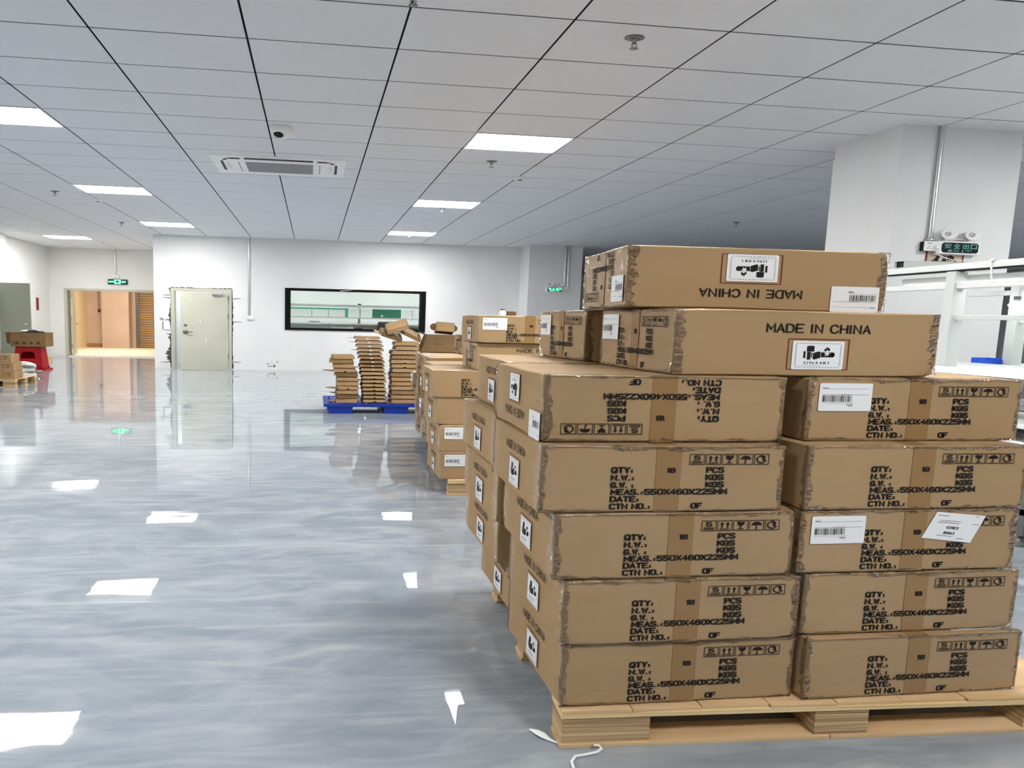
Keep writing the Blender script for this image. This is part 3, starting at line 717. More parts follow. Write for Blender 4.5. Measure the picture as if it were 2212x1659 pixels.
carton(1.150, 2.17, zl(6)+.004, 'B', 'topmost carton of all, upside down with inverted MADE IN CHINA', phi=-3.2, flip=True, labels=('end+x', 'side-y'), group=G1)

# ------------------------------------------------------------------ extra stickers on single cartons
def find(label):
    return next(o for o in bpy.data.objects if o.parent is None and o.get('label', '') == label)
t = find('third carton of the front right stack carrying two white labels')
p = Flat().on('+x', .0030)
def quad_label(p, c, mi=0): return p.poly(c, mi)
q0, q1, q2, q3 = (.605*CW, .045*CH), (.835*CW, .125*CH), (.775*CW, .56*CH), (.545*CW, .46*CH)
quad_label(p, [q0, q1, q2, q3]); p.on('+x', .0038)
def on_tilt(a, b_):
    tx_ = lambda i: (q0[i]*(1-a)+q1[i]*a)*(1-b_)+(q3[i]*(1-a)+q2[i]*a)*b_
    return tx_(0), tx_(1)
def tilt_text(body, a0, a1, b0, b1, th):
    v, fs = stroke_text(body, 0, 1, 0, 1, .09)
    p.add([p.fm(*on_tilt(a0+(a1-a0)*x, b1-(b1-b0)*y)) for x, y in v], fs, 1)
def tilt_rect(a0, a1, b0, b1, mi): p.add([p.fm(*on_tilt(*k)) for k in ((a0, b0), (a1, b0), (a1, b1), (a0, b1))], [(0, 1, 2, 3)], mi)
tilt_text('GYR3', .36, .60, .48, .58, .1); tilt_text('85043', .36, .58, .68, .77, .1)
for (a0, a1, b0, b1) in ((.06, .28, .10, .125), (.80, .88, .05, .07), (.15, .58, .28, .30), (.12, .56, .35, .37), (.82, .96, .33, .35), (.25, .56, .83, .85), (.68, .82, .88, .90)): tilt_rect(a0, a1, b0, b1, 2)
o = p.build('shipping_label', [M['label'], M['black_print'], M['grey_print']], t, label='white label stuck on at an angle')
o.rotation_euler = t.children[0].rotation_euler
t = find('bottom carton of the front right stack with a white label lying on its lid')
# loose label on the lid, close to the front edge on the right
p = MB(); p.add([(CL/2-.075, .11, CH+.0009), (CL/2-.020, .085, CH+.0009), (CL/2-.022, .20, CH+.0009), (CL/2-.082, .215, CH+.0009)], [(0, 1, 2, 3)])
p.add([(CL/2-.05, .12, CH+.0013), (CL/2-.04, .12, CH+.0013), (CL/2-.04, .16, CH+.0013), (CL/2-.05, .16, CH+.0013)], [(0, 1, 2, 3)], 1)
o = p.build('shipping_label', [M['label'], M['grey_print']], t, label='white label lying on the lid'); o.rotation_euler = t.children[0].rotation_euler

# ------------------------------------------------------------------ front wooden pallet
def wood_pallet(name, label, x0, y0, w_, d_, group, blocks=None, top=.135, phi=0.0):
    """(x0, y0): front left corner; w_, d_: real width and depth; blocks: block spans along the width"""
    ph = math.radians(phi)
    ox = (w_/2*math.cos(ph)-d_/2*math.sin(ph))*SXW; oy = w_/2*math.sin(ph)+d_/2*math.cos(ph)
    t = thing(name, label, 'pallet', (x0+ox, y0+oy, 0), group=group, scale=(SXW, 1, 1))
    w, d = w_/2, d_/2; zt = top; made = []
    def B(nm, m_, *bx, r=.0015): made.append(MB().bbox(*bx, r).build(nm, M[m_], t))
    n_ = 8; bw = (2*w)/n_
    for k in range(n_): B('top_board', 'ply_face', -w+k*bw+.001, -w+(k+1)*bw-.001, -d+.004*(k % 3), d, zt-.012, zt-.0012*(k % 2)-.0004)
    for y in (-d, -.06, d-.12): B('cross_board', 'ply_strip', -w, w, y, y+.12, zt-.030, zt-.0125)
    for (a, c) in blocks or [(0, .17), (.42, .58), (.83, 1)]:
        for y in (-d+.004, -.055, d-.114): B('block', 'ply_edge', -w+a*2*w+.002, -w+c*2*w-.002, y, y+.11, .0145, zt-.0305)
    for y in (-d-.002, -.05, d-.098):
        B('bottom_board', 'ply_face', -w-.002, -.01, y, y+.10, 0, .014); B('bottom_board', 'ply_face', -.008, w+.002, y, y+.10, 0, .014)
    for o in made: o.rotation_euler = (0, 0, ph)
    return t
wood_pallet('wooden_pallet', 'pale plywood pallet under the front carton stacks', .857, 1.866, 1.09, 1.17, 'wooden pallets', blocks=[(0, .16), (.46, .565), (.866, 1)], phi=-2.9)

# ------------------------------------------------------------------ second pallet (wood) with its cartons
G2 = 'cartons on the second wooden pallet'
wood_pallet('wooden_pallet', 'plywood pallet mostly hidden behind the front cartons', 1.13, 4.87, .97, 1.24, 'wooden pallets', top=.128, phi=-3)
zb = .128
for k, (x, y) in enumerate([(1.065, 4.92), (1.058, 4.93), (1.030, 4.94), (.985, 4.93)]):
    carton(x, y, zl(k, zb), 'A', ['bottom carton with white label seen left behind the front stacks', 'second carton up with white label, seen left behind the front stacks', 'third carton up on the second pallet, below the one lettered QTY', 'fourth carton up on the second pallet, QTY lettering cut by the front stack'][k], group=G2, labels=[('end+x',), ('end+x',), (), ()][k], film=False, phi=[0, .5, .4, -.6][k])
for k in range(4):
    carton([1.26, 1.27, 1.25, 1.12][k], 5.54, zl(k, zb), 'A', '%s carton of the rear stack on the second pallet, just behind its front stack' % rows[k], group=G2, film=False)
for k in range(4):
    carton(2.0+.01*k, 4.94, zl(k, zb), 'A', '%s carton of the hidden right stack on the second pallet' % rows[k], group=G2, film=False)
carton(1.355, 4.96, zl(4, zb), 'B', 'carton with MADE lettering seen above the second pallet stacks', group=G2, film=False)
carton(1.350, 4.93, zl(5, zb), 'A', 'carton with two white labels at the very top of the second pallet', group=G2, labels=('end+x', 'far+x'), film=False)

# small things on top of that carton
t = thing('small_bottle', 'small clear bottle with red cap on the second pallet top', 'bottle', (1.69, 5.36, zl(6, zb)))
MB().lathe([(0, 0), (.022, 0), (.024, .005), (.024, .035), (.012, .046), (.010, .052)], (0, 0, 0), sx=1.5, seg=14).build('bottle_body', M['white_plastic'], t)
MB().lathe([(.012, .050), (.012, .062), (0, .062)], (0, 0, 0), sx=1.5, seg=14).build('cap', M['red_plastic'], t)
t = thing('small_box', 'little open brown box beside the red capped bottle', 'box', (1.765, 5.36, zl(6, zb)))
b = MB(); b.box(-.04, .04, -.03, .03, 0, .003); b.box(-.04, .04, -.03, -.027, .003, .036); b.box(-.04, .04, .027, .03, .003, .042); b.box(-.04, -.037, -.027, .027, .003, .038); b.box(.037, .04, -.027, .027, .003, .038)
b.build('tray', M['card_dark'], t)

# ------------------------------------------------------------------ third pallet (blue plastic) with cartons whose printed ends face left
G3 = 'cartons on the blue pallet behind the second one'
def plastic_pallet(label, x0, x1, y0, y1, group, h=.15):
    t = thing('plastic_pallet', label, 'pallet', ((x0+x1)/2, (y0+y1)/2, 0), group=group)
    w, d = (x1-x0)/2, (y1-y0)/2
    b = MB(); b.box(-w, w, -d, -d+.07, h-.045, h); b.box(-w, w, d-.07, d, h-.045, h); b.box(-w, -w+.09, -d+.07, d-.07, h-.045, h); b.box(w-.09, w, -d+.07, d-.07, h-.045, h)
    b.build('rim', M['blue_plastic'], t)
    n_ = 7; inner = 2*w-.18
    sl_ = MB().box(0, inner/n_-.03, -d+.07, d-.07, h-.03, h-.002).mesh('deck_slat', M['blue_plastic'])
    for k in range(n_):
        o = link('deck_slat', sl_, t); o.location = (-w+.105+k*inner/n_, 0, 0)
    MB().box(-w+.09, w-.09, -.05, .05, h-.045, h-.03).build('cross_rib', M['blue_plastic'], t)
    for fx in (-w+.05, -.2, w-.45):
        for fy in (-d+.02, -.07, d-.16):
            MB().prism([(fx, h-.045), (fx+.40, h-.045), (fx+.37, 0), (fx+.03, 0)], 'y', fy, fy+.14).build('foot', M['blue_plastic'], t)
    return t
plastic_pallet('blue plastic pallet glimpsed under the cartons with side lettering', 1.32, 3.4, 6.26, 7.22, 'blue plastic pallets')
for k in range(4):
    carton([1.225, 1.215, 1.205, 1.22][k], [6.22, 6.24, 6.37, 6.22][k], zl(k, .15), 'B', '%s carton at the front of the blue pallet stack with side lettering' % rows[k], group=G3, film=False, labels=('end-x',) if k in (1, 2) else (), phi=[1, 1.5, -1.0, 0][k])
    carton([1.235, 1.225, 1.20, 1.22][k], [6.71, 6.73, 6.86, 6.70][k], zl(k, .15), 'B', '%s carton at the rear of the blue pallet stack with side lettering' % rows[k], group=G3, film=False, labels=('end-x',) if k == 2 else (), phi=[.5, 0, .5, 0][k])
carton(1.76, 6.40, zl(4, .15), 'B', 'front one of two cartons side by side on the blue pallet stack', group=G3, film=False, labels=('end-x',), phi=.8)
carton(1.735, 6.89, zl(4, .15), 'B', 'rear one of two cartons side by side on the blue pallet stack', group=G3, film=False, phi=.8, flip=True)

# ------------------------------------------------------------------ fourth pallet (blue) with stacked folded mailer trays
plastic_pallet('blue plastic pallet carrying the stacks of brown mailer trays', .17, 2.4, 9.24, 10.25, 'blue plastic pallets')
def ear(cx, cy, z, r, sgn, tilt=0.0):
    pts = [(cx, cy-r*.8)]+[(cx+sgn*r*math.sin(PI*k/8), cy-r*.8*math.cos(PI*k/8)) for k in range(1, 8)]+[(cx, cy+r*.8)]
    b = MB(); n_ = len(pts)
    f_ = lambda p, dz: (p[0], p[1], z+tilt*abs(p[0]-cx)+dz)
    b.add([f_(p, 0) for p in pts]+[f_(p, .004) for p in pts], [list(range(n_)), list(range(2*n_-1, n_-1, -1))]+[[i, (i+1) % n_, n_+(i+1) % n_, n_+i] for i in range(n_)])
    return b
def mailer(label, loc, w=.40, d=.34, h=.045, rot=(0, 0, 0), ears='', notch=True, inv=True, m1='card_plain', group='stacked mailer trays', flare=.018, panel=None):
    """shallow die-cut tray lying bottom-up: lid panel, flared walls, a thumb notch in the front wall, half-round ears"""
    t = thing('mailer_tray', label, 'mailer tray', loc, group=group); t.rotation_euler = rot
    w2, d2, th = w/2, d/2, .004
    MB().box(-w2, w2, -d2, d2, h-th, h).build('lid_panel', M[m1], t)
    f_ = flare
    def slab(p0, p1, o, name, m_):
        # wall from lid edge p0-p1 down to z=0, flared outwards by o
        (x0, y0), (x1, y1) = p0, p1
        v = [(x0, y0, h), (x1, y1, h), (x1+o[0], y1+o[1], 0), (x0+o[0], y0+o[1], 0)]
        nx, ny = (0, th if o[1] < 0 else -th) if o[0] == 0 else (th if o[0] < 0 else -th, 0)
        v += [(a+nx, b_+ny, c) for a, b_, c in v]
        MB().add(v, [(0, 1, 2, 3), (7, 6, 5, 4), (0, 4, 5, 1), (1, 5, 6, 2), (2, 6, 7, 3), (3, 7, 4, 0)]).build(name, M[m_], t)
    # front wall, with a half-round thumb notch at its lower edge
    n_ = 6; r = .022
    low = [(-w2, 0)]+([(r*math.cos(PI-PI*k/n_), r*.75*math.sin(PI*k/n_)) for k in range(n_+1)] if notch else [])+[(w2, 0)]
    pts = [(x, z) for x, z in low]+[(w2, h), (-w2, h)]
    b = MB(); k_ = len(pts)
    P = lambda x, z, o: (x, -d2-f_*(1-z/h)-o, z)
    b.add([P(x, z, 0) for x, z in pts]+[P(x, z, -th) for x, z in pts], [list(range(k_)), list(range(2*k_-1, k_-1, -1))]+[[i, (i+1) % k_, k_+(i+1) % k_, k_+i] for i in range(k_)])
    b.build('front_wall', M[m1], t)
    slab((-w2, d2), (w2, d2), (0, f_), 'back_wall', m1); slab((-w2, -d2), (-w2, d2), (-f_, 0), 'side_wall', 'card_inner'); slab((w2, -d2), (w2, d2), (f_, 0), 'side_wall', 'card_inner')
    if 'l' in ears: ear(-w2-f_, -d2+.09, .004, .10, -1, .12).build('ear_flap', M['card_plain'], t)
    if 'L' in ears: ear(-w2-f_, -d2+.10, .012, .17, -1, .05).build('ear_flap', M['card_plain'], t)
    if 'e' in ears: ear(-w2-f_, -d2-.03, .004, .055, -1, .10).build('ear_flap', M['card_plain'], t)
    if 'r' in ears: ear(w2+f_, -d2+.09, .004, .09, 1, .10).build('ear_flap', M['card_plain'], t)
    if panel: MB().add([(-w2+.01, -d2-f_-.001, -.002), (w2-.01, -d2-f_-.001, -.002), (w2-.03, -d2+.05, -.006), (-w2+.03, -d2+.05, -.006), (-w2+.01, -d2-f_-.001, .001), (w2-.01, -d2-f_-.001, .001), (w2-.03, -d2+.05, -.003), (-w2+.03, -d2+.05, -.003)], [(0, 3, 2, 1), (4, 5, 6, 7), (0, 1, 5, 4), (1, 2, 6, 5), (2, 3, 7, 6), (3, 0, 4, 7)]).build('inner_sheet', M['card_dark'], t)
    return t
rnd = random.Random(5)
ordw = ['lowest', 'second', 'third', 'fourth', 'fifth', 'sixth', 'seventh', 'eighth', 'ninth', 'tenth', 'eleventh', 'twelfth', 'thirteenth', 'fourteenth', 'fifteenth', 'sixteenth', 'seventeenth', 'eighteenth', 'nineteenth']
z = .160; n_ = 17
hs = [.062]*n_
for k in range(n_):
    off = -.12*(k/(n_-1))**2.2+rnd.uniform(-.012, .012)
    mailer('%s mailer tray from the bottom of the tall middle stack' % ordw[k], (.960+off, 9.58+rnd.uniform(-.01, .01), z), w=.355+.03*(k > 12)+rnd.uniform(-.01, .01), h=.038, rot=(0, 0, rnd.uniform(-.02, .02)), ears='l' if k in (13, 15, 16) else '', m1='card_plain' if k not in (9, 10, 11) else 'card_inner', group='tall middle mailer stack', panel=True)
    z += .0615
z = .1505
for k in range(11):
    off = [0, 0, 0, 0, .0, -.01, -.02, -.05, -.06, -.09, -.07][k]+rnd.uniform(-.01, .01)
    mailer('%s mailer tray from the bottom of the low left stack' % ordw[k], (.538+off, 9.58, z), w=.33+rnd.uniform(-.015, .01), h=.056 if k % 3 else .062, rot=(0, 0, rnd.uniform(-.05, .05)), ears=['l', '', 'l', 'L', '', 'r', '', 'L', 'r', '', ''][k], notch=k in (3, 7), m1=['card_plain', 'card_dark', 'card_plain', 'card_plain', 'card_plain', 'card_plain', 'card_dark', 'card_plain', 'card_plain', 'card_inner', 'card_plain'][k], group='low left mailer stack')
    z += .068
z = .1505
for k in range(14):
    mailer('%s mailer tray from the bottom of the right mailer stack' % ordw[k], (1.425+rnd.uniform(-.012, .012)+(.03 if k > 11 else 0), 9.58, z), w=.39-.03*(k > 11), h=.056, rot=(0, 0, rnd.uniform(-.02, .02)), ears='e' if k < 5 else ('r' if k == 7 else ''), notch=k in (8, 9, 10, 11), m1='card_plain' if k % 4 != 2 else 'card_inner', group='right mailer stack')
    z += .0695
mailer('pale mailer tray leaning on top of the mailer stacks below the office window', (1.30, 9.47, 1.325), w=.33, d=.26, h=.06, rot=(.42, -.30, -.12), notch=False, group='loose mailer trays on top')
mailer('brown mailer tray sloping down to the right over the middle mailer stack', (1.20, 9.52, 1.19), w=.34, d=.24, h=.06, rot=(.30, .30, .08), notch=False, ears='l', m1='card_dark', group='loose mailer trays on top')
mailer('brown mailer tray tipped over the right mailer stack', (1.53, 9.68, 1.215), w=.34, d=.26, h=.055, rot=(.35, .42, .10), notch=False, m1='card_inner', group='loose mailer trays on top')
# hidden support pile on the right of the pallet, then the big open carton and the pale box on it
for k in range(4):
    t = thing('plain_carton', '%s plain brown carton under the big open carton on the mailer pallet' % rows[k], 'carton', (2.08, 9.66, .1505+k*.2), group='plain cartons under the open carton')
    MB().bbox(-.34, .34, -.22, .22, 0, .199, .004).build('carton_body', M['card_dark'], t); MB().box(-.34, .34, -.03, .03, .199, .1995).build('packing_tape', M['tape'], t)
t = thing('open_carton', 'big brown open carton with sloping sides behind the mailer stacks', 'carton', (1.985, 9.62, .952))
zt = .275
def plate(pts, th, name, m_, par):
    a, b_, c = Vector(pts[0]), Vector(pts[1]), Vector(pts[2]); nn = (b_-a).cross(c-a).normalized()*th; k = len(pts)
    MB().add([tuple(Vector(p)) for p in pts]+[tuple(Vector(p)+nn) for p in pts], [list(range(k))[::-1], list(range(k, 2*k))]+[[i, (i+1) % k, k+(i+1) % k, k+i] for i in range(k)]).build(name, M[m_], par)
plate([(-.30, -.2, .002), (.26, -.2, .002), (.28, .2, .002), (-.3, .2, .002)], .004, 'base_panel', 'card_dark', t)
plate([(-.31, -.2, .004), (.27, -.2, .004), (.26, -.14, .13), (-.25, -.14, .13)], .005, 'front_panel', 'card_dark', t)
plate([(-.25, -.14, .13), (.26, -.14, .13), (.255, -.08, zt), (-.19, -.08, zt)], .005, 'front_flap', 'card_dark', t)
plate([(-.30, .2, .004), (.28, .2, .004), (.27, .16, zt), (-.2, .16, zt)], .005, 'back_panel', 'card_inner', t)
plate([(.27, -.2, .004), (.28, .2, .004), (.27, .16, zt), (.255, -.08, zt)], .005, 'side_panel', 'card_dark', t)
plate([(-.31, -.2, .004), (-.30, .2, .004), (-.38, .16, .06), (-.37, -.16, .06)], .005, 'side_flap', 'card_plain', t)
plate([(-.20, .16, zt), (-.19, -.08, zt), (-.30, -.05, zt+.05), (-.31, .12, zt+.05)], .005, 'top_flap', 'card_dark', t)
MB().box(-.08, .04, -.147, -.1445, .128, .135).build('hand_slot', M['black'], t)
t = thing('mailer_box', 'pale mailer box with dark curled ears perched on the big open carton', 'mailer box', (2.09, 9.64, 1.262)); t.rotation_euler = (-.22, .06, -.06)
MB().bbox(-.145, .145, -.10, .12, .0, .15, .005).build('box_body', M['card_plain'], t)
for s_ in (-1, 1):
    b = MB(); pts = [(s_*.146, .08)]+[(s_*(.146+.08*math.sin(PI*k/8)), .08+.0+.1-.1*math.cos(PI*k/8)-.0) for k in range(9)]
    b.prism([(p[0], .02+.6*(p[1]-.08)+.02) for p in pts], 'y', .085, .09); b.build('ear_flap', M['card_dark'], t)

# ------------------------------------------------------------------ half open door in the far wall
b = MB(); yo = YF-.035
b.box(DX0, DX0+.10, yo, YF+.16, 0, DZ); b.box(DX1-.10, DX1, yo, YF+.16, 0, DZ); b.box(DX0+.10, DX1-.10, yo, YF+.16, DZ-.07, DZ)
door1 = struct(b.build('door_1', M['door']), 'beige steel door frame set roughly into the far wall')
t = thing('door_leaf', 'beige steel door leaf standing ajar in the far wall', 'door', (DX1-.115, YF-.045, .012), rotz=math.radians(12))
LW = 1.20
MB().bbox(-LW, 0, -.05, 0, 0, 2.06, .004).build('panel', M['door'], t)
for z in (.28, 1.36, 1.86): MB().tube([(.012, -.03, z), (.012, -.03, z+.13)], .016, 8, rx=1.3).build('hinge', M['chrome'], t)
hd = MB().lathe([(0, 0), (.05, 0), (.05, -.014), (.03, -.022), (0, -.022)], (-LW+.12, -.05, 1.0), 'y', 16, sx=1.5).tube([(-LW+.12, -.06, 1.0), (-LW+.12, -.105, 1.0), (-LW+.30, -.105, 1.0)], .011, 8).build('handle', M['steel_dark'], t)
MB().lathe([(0, 0), (.03, 0), (.03, -.012), (.012, -.014), (0, -.008)], (-LW+.115, -.05, 1.18), 'y', 16, sx=1.5).build('keyhole', M['steel_dark'], t)
cl = MB().bbox(-.40, -.14, -.11, -.052, 1.98, 2.035, .006).build('door_closer', M['galv'], t)
MB().tube([(-.18, -.10, 2.03), (-.06, -.14, 2.045), (.02, -.06, 2.05)], .009, 6).build('closer_arm', M['galv'], cl)
MB().lathe([(0, 0), (.016, 0), (0, -.004)], (-LW+.27, -.05, 1.84), 'y', 10, sx=1.2).build('scuff_spot', M['white_plastic'], t)
for (a, z, ln) in ((-.72, 1.34, .10), (-.58, .84, .12), (-.48, .86, .03)): MB().add([(a, -.0508, z), (a+.012, -.0508, z), (a+.03, -.0508, z-ln), (a+.018, -.0508, z-ln)], [(0, 1, 2, 3)]).build('scratch', M['white_plastic'], t)
# broken plaster around the frame
rnd = random.Random(3)
def rough_strip(pts, w0, w1, name, m_, out, par, y=YF-.004, th=.01, seg=40):
    """irregular band along a line, ragged on its outer side"""
    (x0, z0), (x1, z1) = pts; v = []
    for k in range(seg+1):
        q = k/seg; x, z = x0+(x1-x0)*q, z0+(z1-z0)*q; wd = w0+(w1-w0)*(.5+.5*math.sin(q*9+out[0]*2))*rnd.random()
        v += [(x, y, z), (x+out[0]*wd, y, z+out[1]*wd), (x+out[0]*wd, y+th, z+out[1]*wd), (x, y+th, z)]
    fs = []
    for k in range(seg):
        a = 4*k
        for i, j in ((0, 1), (1, 2), (2, 3), (3, 0)): fs.append([a+i, a+j, a+4+j, a+4+i])
    return MB().add(v, fs+[[0, 1, 2, 3], [4*seg, 4*seg+3, 4*seg+2, 4*seg+1]]).build(name, M[m_], par)
rough_strip([(DX0, .02), (DX0, .95)], .03, .20, 'broken_plaster', 'plaster_dark', (-1, 0), door1)
rough_strip([(DX0, .95), (DX0, DZ)], .012, .07, 'broken_plaster', 'plaster_dark', (-1, 0), door1)
rough_strip([(DX0, DZ), (DX1, DZ)], .01, .04, 'broken_plaster', 'plaster_dark', (0, 1), door1)
rough_strip([(DX1, .02), (DX1, DZ)], .015, .06, 'broken_plaster', 'plaster_dark', (1, 0), door1)
for (x, z, ln) in ((DX0-.02, 1.98, -.20), (DX0-.02, 1.90, -.18), (DX0-.05, .20, -.24), (DX1+.03, 1.92, .22), (DX1+.03, 1.30, .24), (DX1+.03, .22, .22)):
    MB().tube([(x, YF-.004, z), (x+ln*.5, YF-.008, z+rnd.uniform(-.02, .02)), (x+ln, YF-.003, z+rnd.uniform(-.02, .03))], [.016, .014, .005], 6).build('anchor_patch', M['plaster_grey'], door1)
rough_strip([(DX0-.03, 1.30), (DX0-.30, 1.30)], .02, .10, 'mortar_patch', 'plaster_grey', (0, 1), door1, seg=14)
t = thing('wall_plate', 'white square plate broken into the plaster left of the beige door', 'wall plate', (DX0-.115, YF-.03, 1.06))
MB().bbox(-.085, .085, 0, .03, 0, .21, .004).build('plate', M['white_plastic'], t); MB().box(-.105, -.085, .004, .03, .01, .21).build('back_box', M['black'], t)

# conduit with a switch box to the right of the door
def conduit(name, label, x, y, z0, z1, r, loc_cat='conduit', clips=(), group='wall conduits', off=None):
    t = thing(name, label, loc_cat, (x, y, z0), group=group)
    MB().tube([(0, 0, 0), (0, 0, z1-z0)], r, 10, rx=1.5).build('pipe', M['galv'], t)
    for c in clips: MB().lathe([(r*1.2, -.02), (r*1.35, -.02), (r*1.35, .02), (r*1.2, .02)], (0, 0, c-z0), 'z', 12, sx=1.5).build('coupling', M['galv'], t)
    return t
conduit('conduit', 'steel conduit running down the far wall to a white switch box', -1.74, YF-.022, 1.475, H-.005, .018)
def junction_box(label, x, y, z, w, h, d=.05, group='white boxes on the walls'):
    t = thing('junction_box', label, 'junction box', (x, y, z), group=group)
    MB().bbox(-w/2, w/2, -d, 0, 0, h, .005).build('case', M['white_plastic'], t); MB().box(-w/2+.015, w/2-.015, -d-.002, -d+.001, .015, h-.015).build('cover', M['white_metal'], t)
junction_box('white switch box at the foot of the far wall conduit', -1.715, YF, 1.37, .17, .10)

# ------------------------------------------------------------------ office window
b = MB(); e = .11; ez = .062; y0, y1 = YF-.03, YF+.21
b.box(WX0-.035, WX0+e, y0, y1, WZ0-.05, WZ1+.05); b.box(WX1-e, WX1+.035, y0, y1, WZ0-.05, WZ1+.05); b.box(WX0+e, WX1-e, y0, y1, WZ1-ez+.05, WZ1+.05); b.box(WX0+e, WX1-e, y0, y1, WZ0-.05, WZ0+ez-.05)
win = struct(b.build('window_1', mat('window_black', (.003, .003, .003), .7, spec=.15)), 'wide office window with a thick black frame')
MB().box(WX0+e, WX1-e, YF+.09, YF+.098, WZ0, WZ1).build('pane', M['glass'], win)
MB().add([(.70, YF-.034, 2.205), (1.02, YF-.034, 2.235), (1.12, YF-.034, 2.25), (1.0, YF-.034, 2.225), (.76, YF-.034, 2.198)], [(0, 1, 2, 3, 4)]).build('tape_scrap', M['label'], win)
# what stands in the office
t = thing('office_bench', 'white office bench with two shelves seen through the window', 'bench', (0, 0, 0))
for (z0, z1, y0, y1) in ((1.795, 1.87, 18.62, 18.70), (1.455, 1.495, 18.45, 18.95), (1.275, 1.31, 18.35, 18.9), (1.02, 1.06, 18.0, 19.0)): MB().box(-2.6, 4.4, y0, y1, z0, z1).build('shelf', M['white_metal'], t)
for x in (-2.5, 1.40, 4.3):
    MB().box(x-.035, x+.035, 18.84, 18.94, 0, 1.9).build('post', M['frame_grey'], t)
MB().box(-2.6, 4.4, 18.90, 18.92, 1.06, 1.28).build('back_panel', M['white_metal'], t)
t = thing('notice_board', 'green edged notice board with white sheets, left in the office window', 'board', (0, 18.79, 0))
MB().box(-2.2, 1.06, 0, .02, 1.497, 1.765).build('board', M['green_lit'], t)
for (a, c) in ((-2.1, -1.35), (-1.32, -.74), (-.72, -.06), (-.04, .44), (.46, .96)): MB().box(a, c, -.004, 0, 1.50, 1.72).build('sheet', M['label'], t)
t = thing('notice_sheet', 'white notice sheet between the two green boards in the office', 'sheet', (0, 18.79, 0)); MB().box(1.08, 1.41, 0, .006, 1.50, 1.765).build('sheet', M['label'], t); MB().box(1.41, 1.435, -.004, .008, 1.498, 1.76).build('clip_rail', M['green_board'], t)
t = thing('notice_sheet', 'white notice sheet just left of the dark green board', 'sheet', (0, 18.79, 0)); MB().box(1.46, 1.78, 0, .006, 1.50, 1.76).build('sheet', M['label'], t)
t = thing('notice_board', 'plain dark green board at the right in the office window', 'board', (0, 18.79, 0)); MB().box(1.80, 2.69, 0, .02, 1.497, 1.76).build('board', M['green_board'], t); MB().lathe([(0, 0), (.03, 0), (.02, -.015), (0, -.02)], (2.1, 0, 1.55), 'y', 12, sx=1.2).build('magnet', M['white_plastic'], t)
t = thing('notice_sheet', 'white notice sheets right of the dark green board', 'sheet', (0, 18.79, 0)); MB().box(2.70, 3.03, 0, .006, 1.50, 1.76).build('sheet', M['label'], t); MB().box(3.035, 3.05, 0, .008, 1.498, 1.76).build('clip_rail', M['steel_dark'], t); MB().box(3.06, 3.5, 0, .006, 1.50, 1.76).build('sheet', M['label'], t)
t = thing('printer', 'black printer on the office bench behind the mailer trays', 'printer', (2.28, 18.13, 1.061)); MB().bbox(-.36, .36, -.18, .18, 0, .31, .02).build('case', M['black'], t); MB().box(-.28, .28, -.185, -.178, .06, .14).build('paper_slot', M['steel_dark'], t); MB().bbox(-.30, .20, -.1, .12, .311, .345, .01).build('lid', M['white_plastic'], t)
t = thing('printer', 'small dark machine at the right end of the office bench', 'printer', (2.86, 18.1, 1.061)); MB().bbox(-.2, .24, -.14, .14, 0, .15, .015).build('case', M['black'], t); MB().box(-.14, .18, -.145, -.138, .03, .07).build('slot', M['steel_dark'], t)
t = thing('office_chair', 'grey mesh backed chair behind the office window sill', 'chair', (.83, 17.76, 0))
MB().prism([(-.33, 1.24)]+[(-.33+.66*k/10, 1.24-.045*math.sin(PI*k/10)) for k in range(1, 10)]+[(.33, 1.24), (.26, .95), (.15, .72), (-.15, .72), (-.26, .95)], 'y', -.02, .02).build('backrest', M['grey_fabric'], t)
MB().bbox(-.36, .36, -.5, -.02, .48, .55, .02).build('seat', M['grey_fabric'], t); MB().tube([(0, -.26, .06), (0, -.26, .48)], .03, 8).build('gas_lift', M['black'], t)
for k in range(5): MB().tube([(0, -.26, .09), (.36*math.cos(k*1.257), -.26+.26*math.sin(k*1.257), .03)], .022, 6).build('base_arm', M['black'], t)
t = thing('tape_dispenser', 'small black dispenser on the office bench left of the printer', 'dispenser', (1.33, 18.15, 1.061)); MB().bbox(-.12, .12, -.08, .08, 0, .13, .01).build('case', M['black'], t); MB().box(-.05, .05, -.05, .05, .13, .19).build('reel', M['steel_dark'], t)
t = thing('paper_stack', 'stack of pale sheets on the office shelf', 'paper', (.02, 18.5, 1.311)); MB().box(-.18, .18, -.12, .12, 0, .012).build('sheet', M['label'], t); MB().box(-.16, .17, -.11, .12, .0122, .05).build('sheets', M['grey_fabric'], t)
t = thing('webcam', 'tiny black camera on the top rail of the office bench', 'camera', (1.39, 18.64, 1.871)); MB().bbox(-.05, .05, -.03, .03, 0, .04, .008).build('case', M['black'], t); MB().lathe([(0, 0), (.012, 0), (.01, -.01), (0, -.012)], (0, -.03, .02), 'y', 10).build('lens', M['steel_dark'], t)

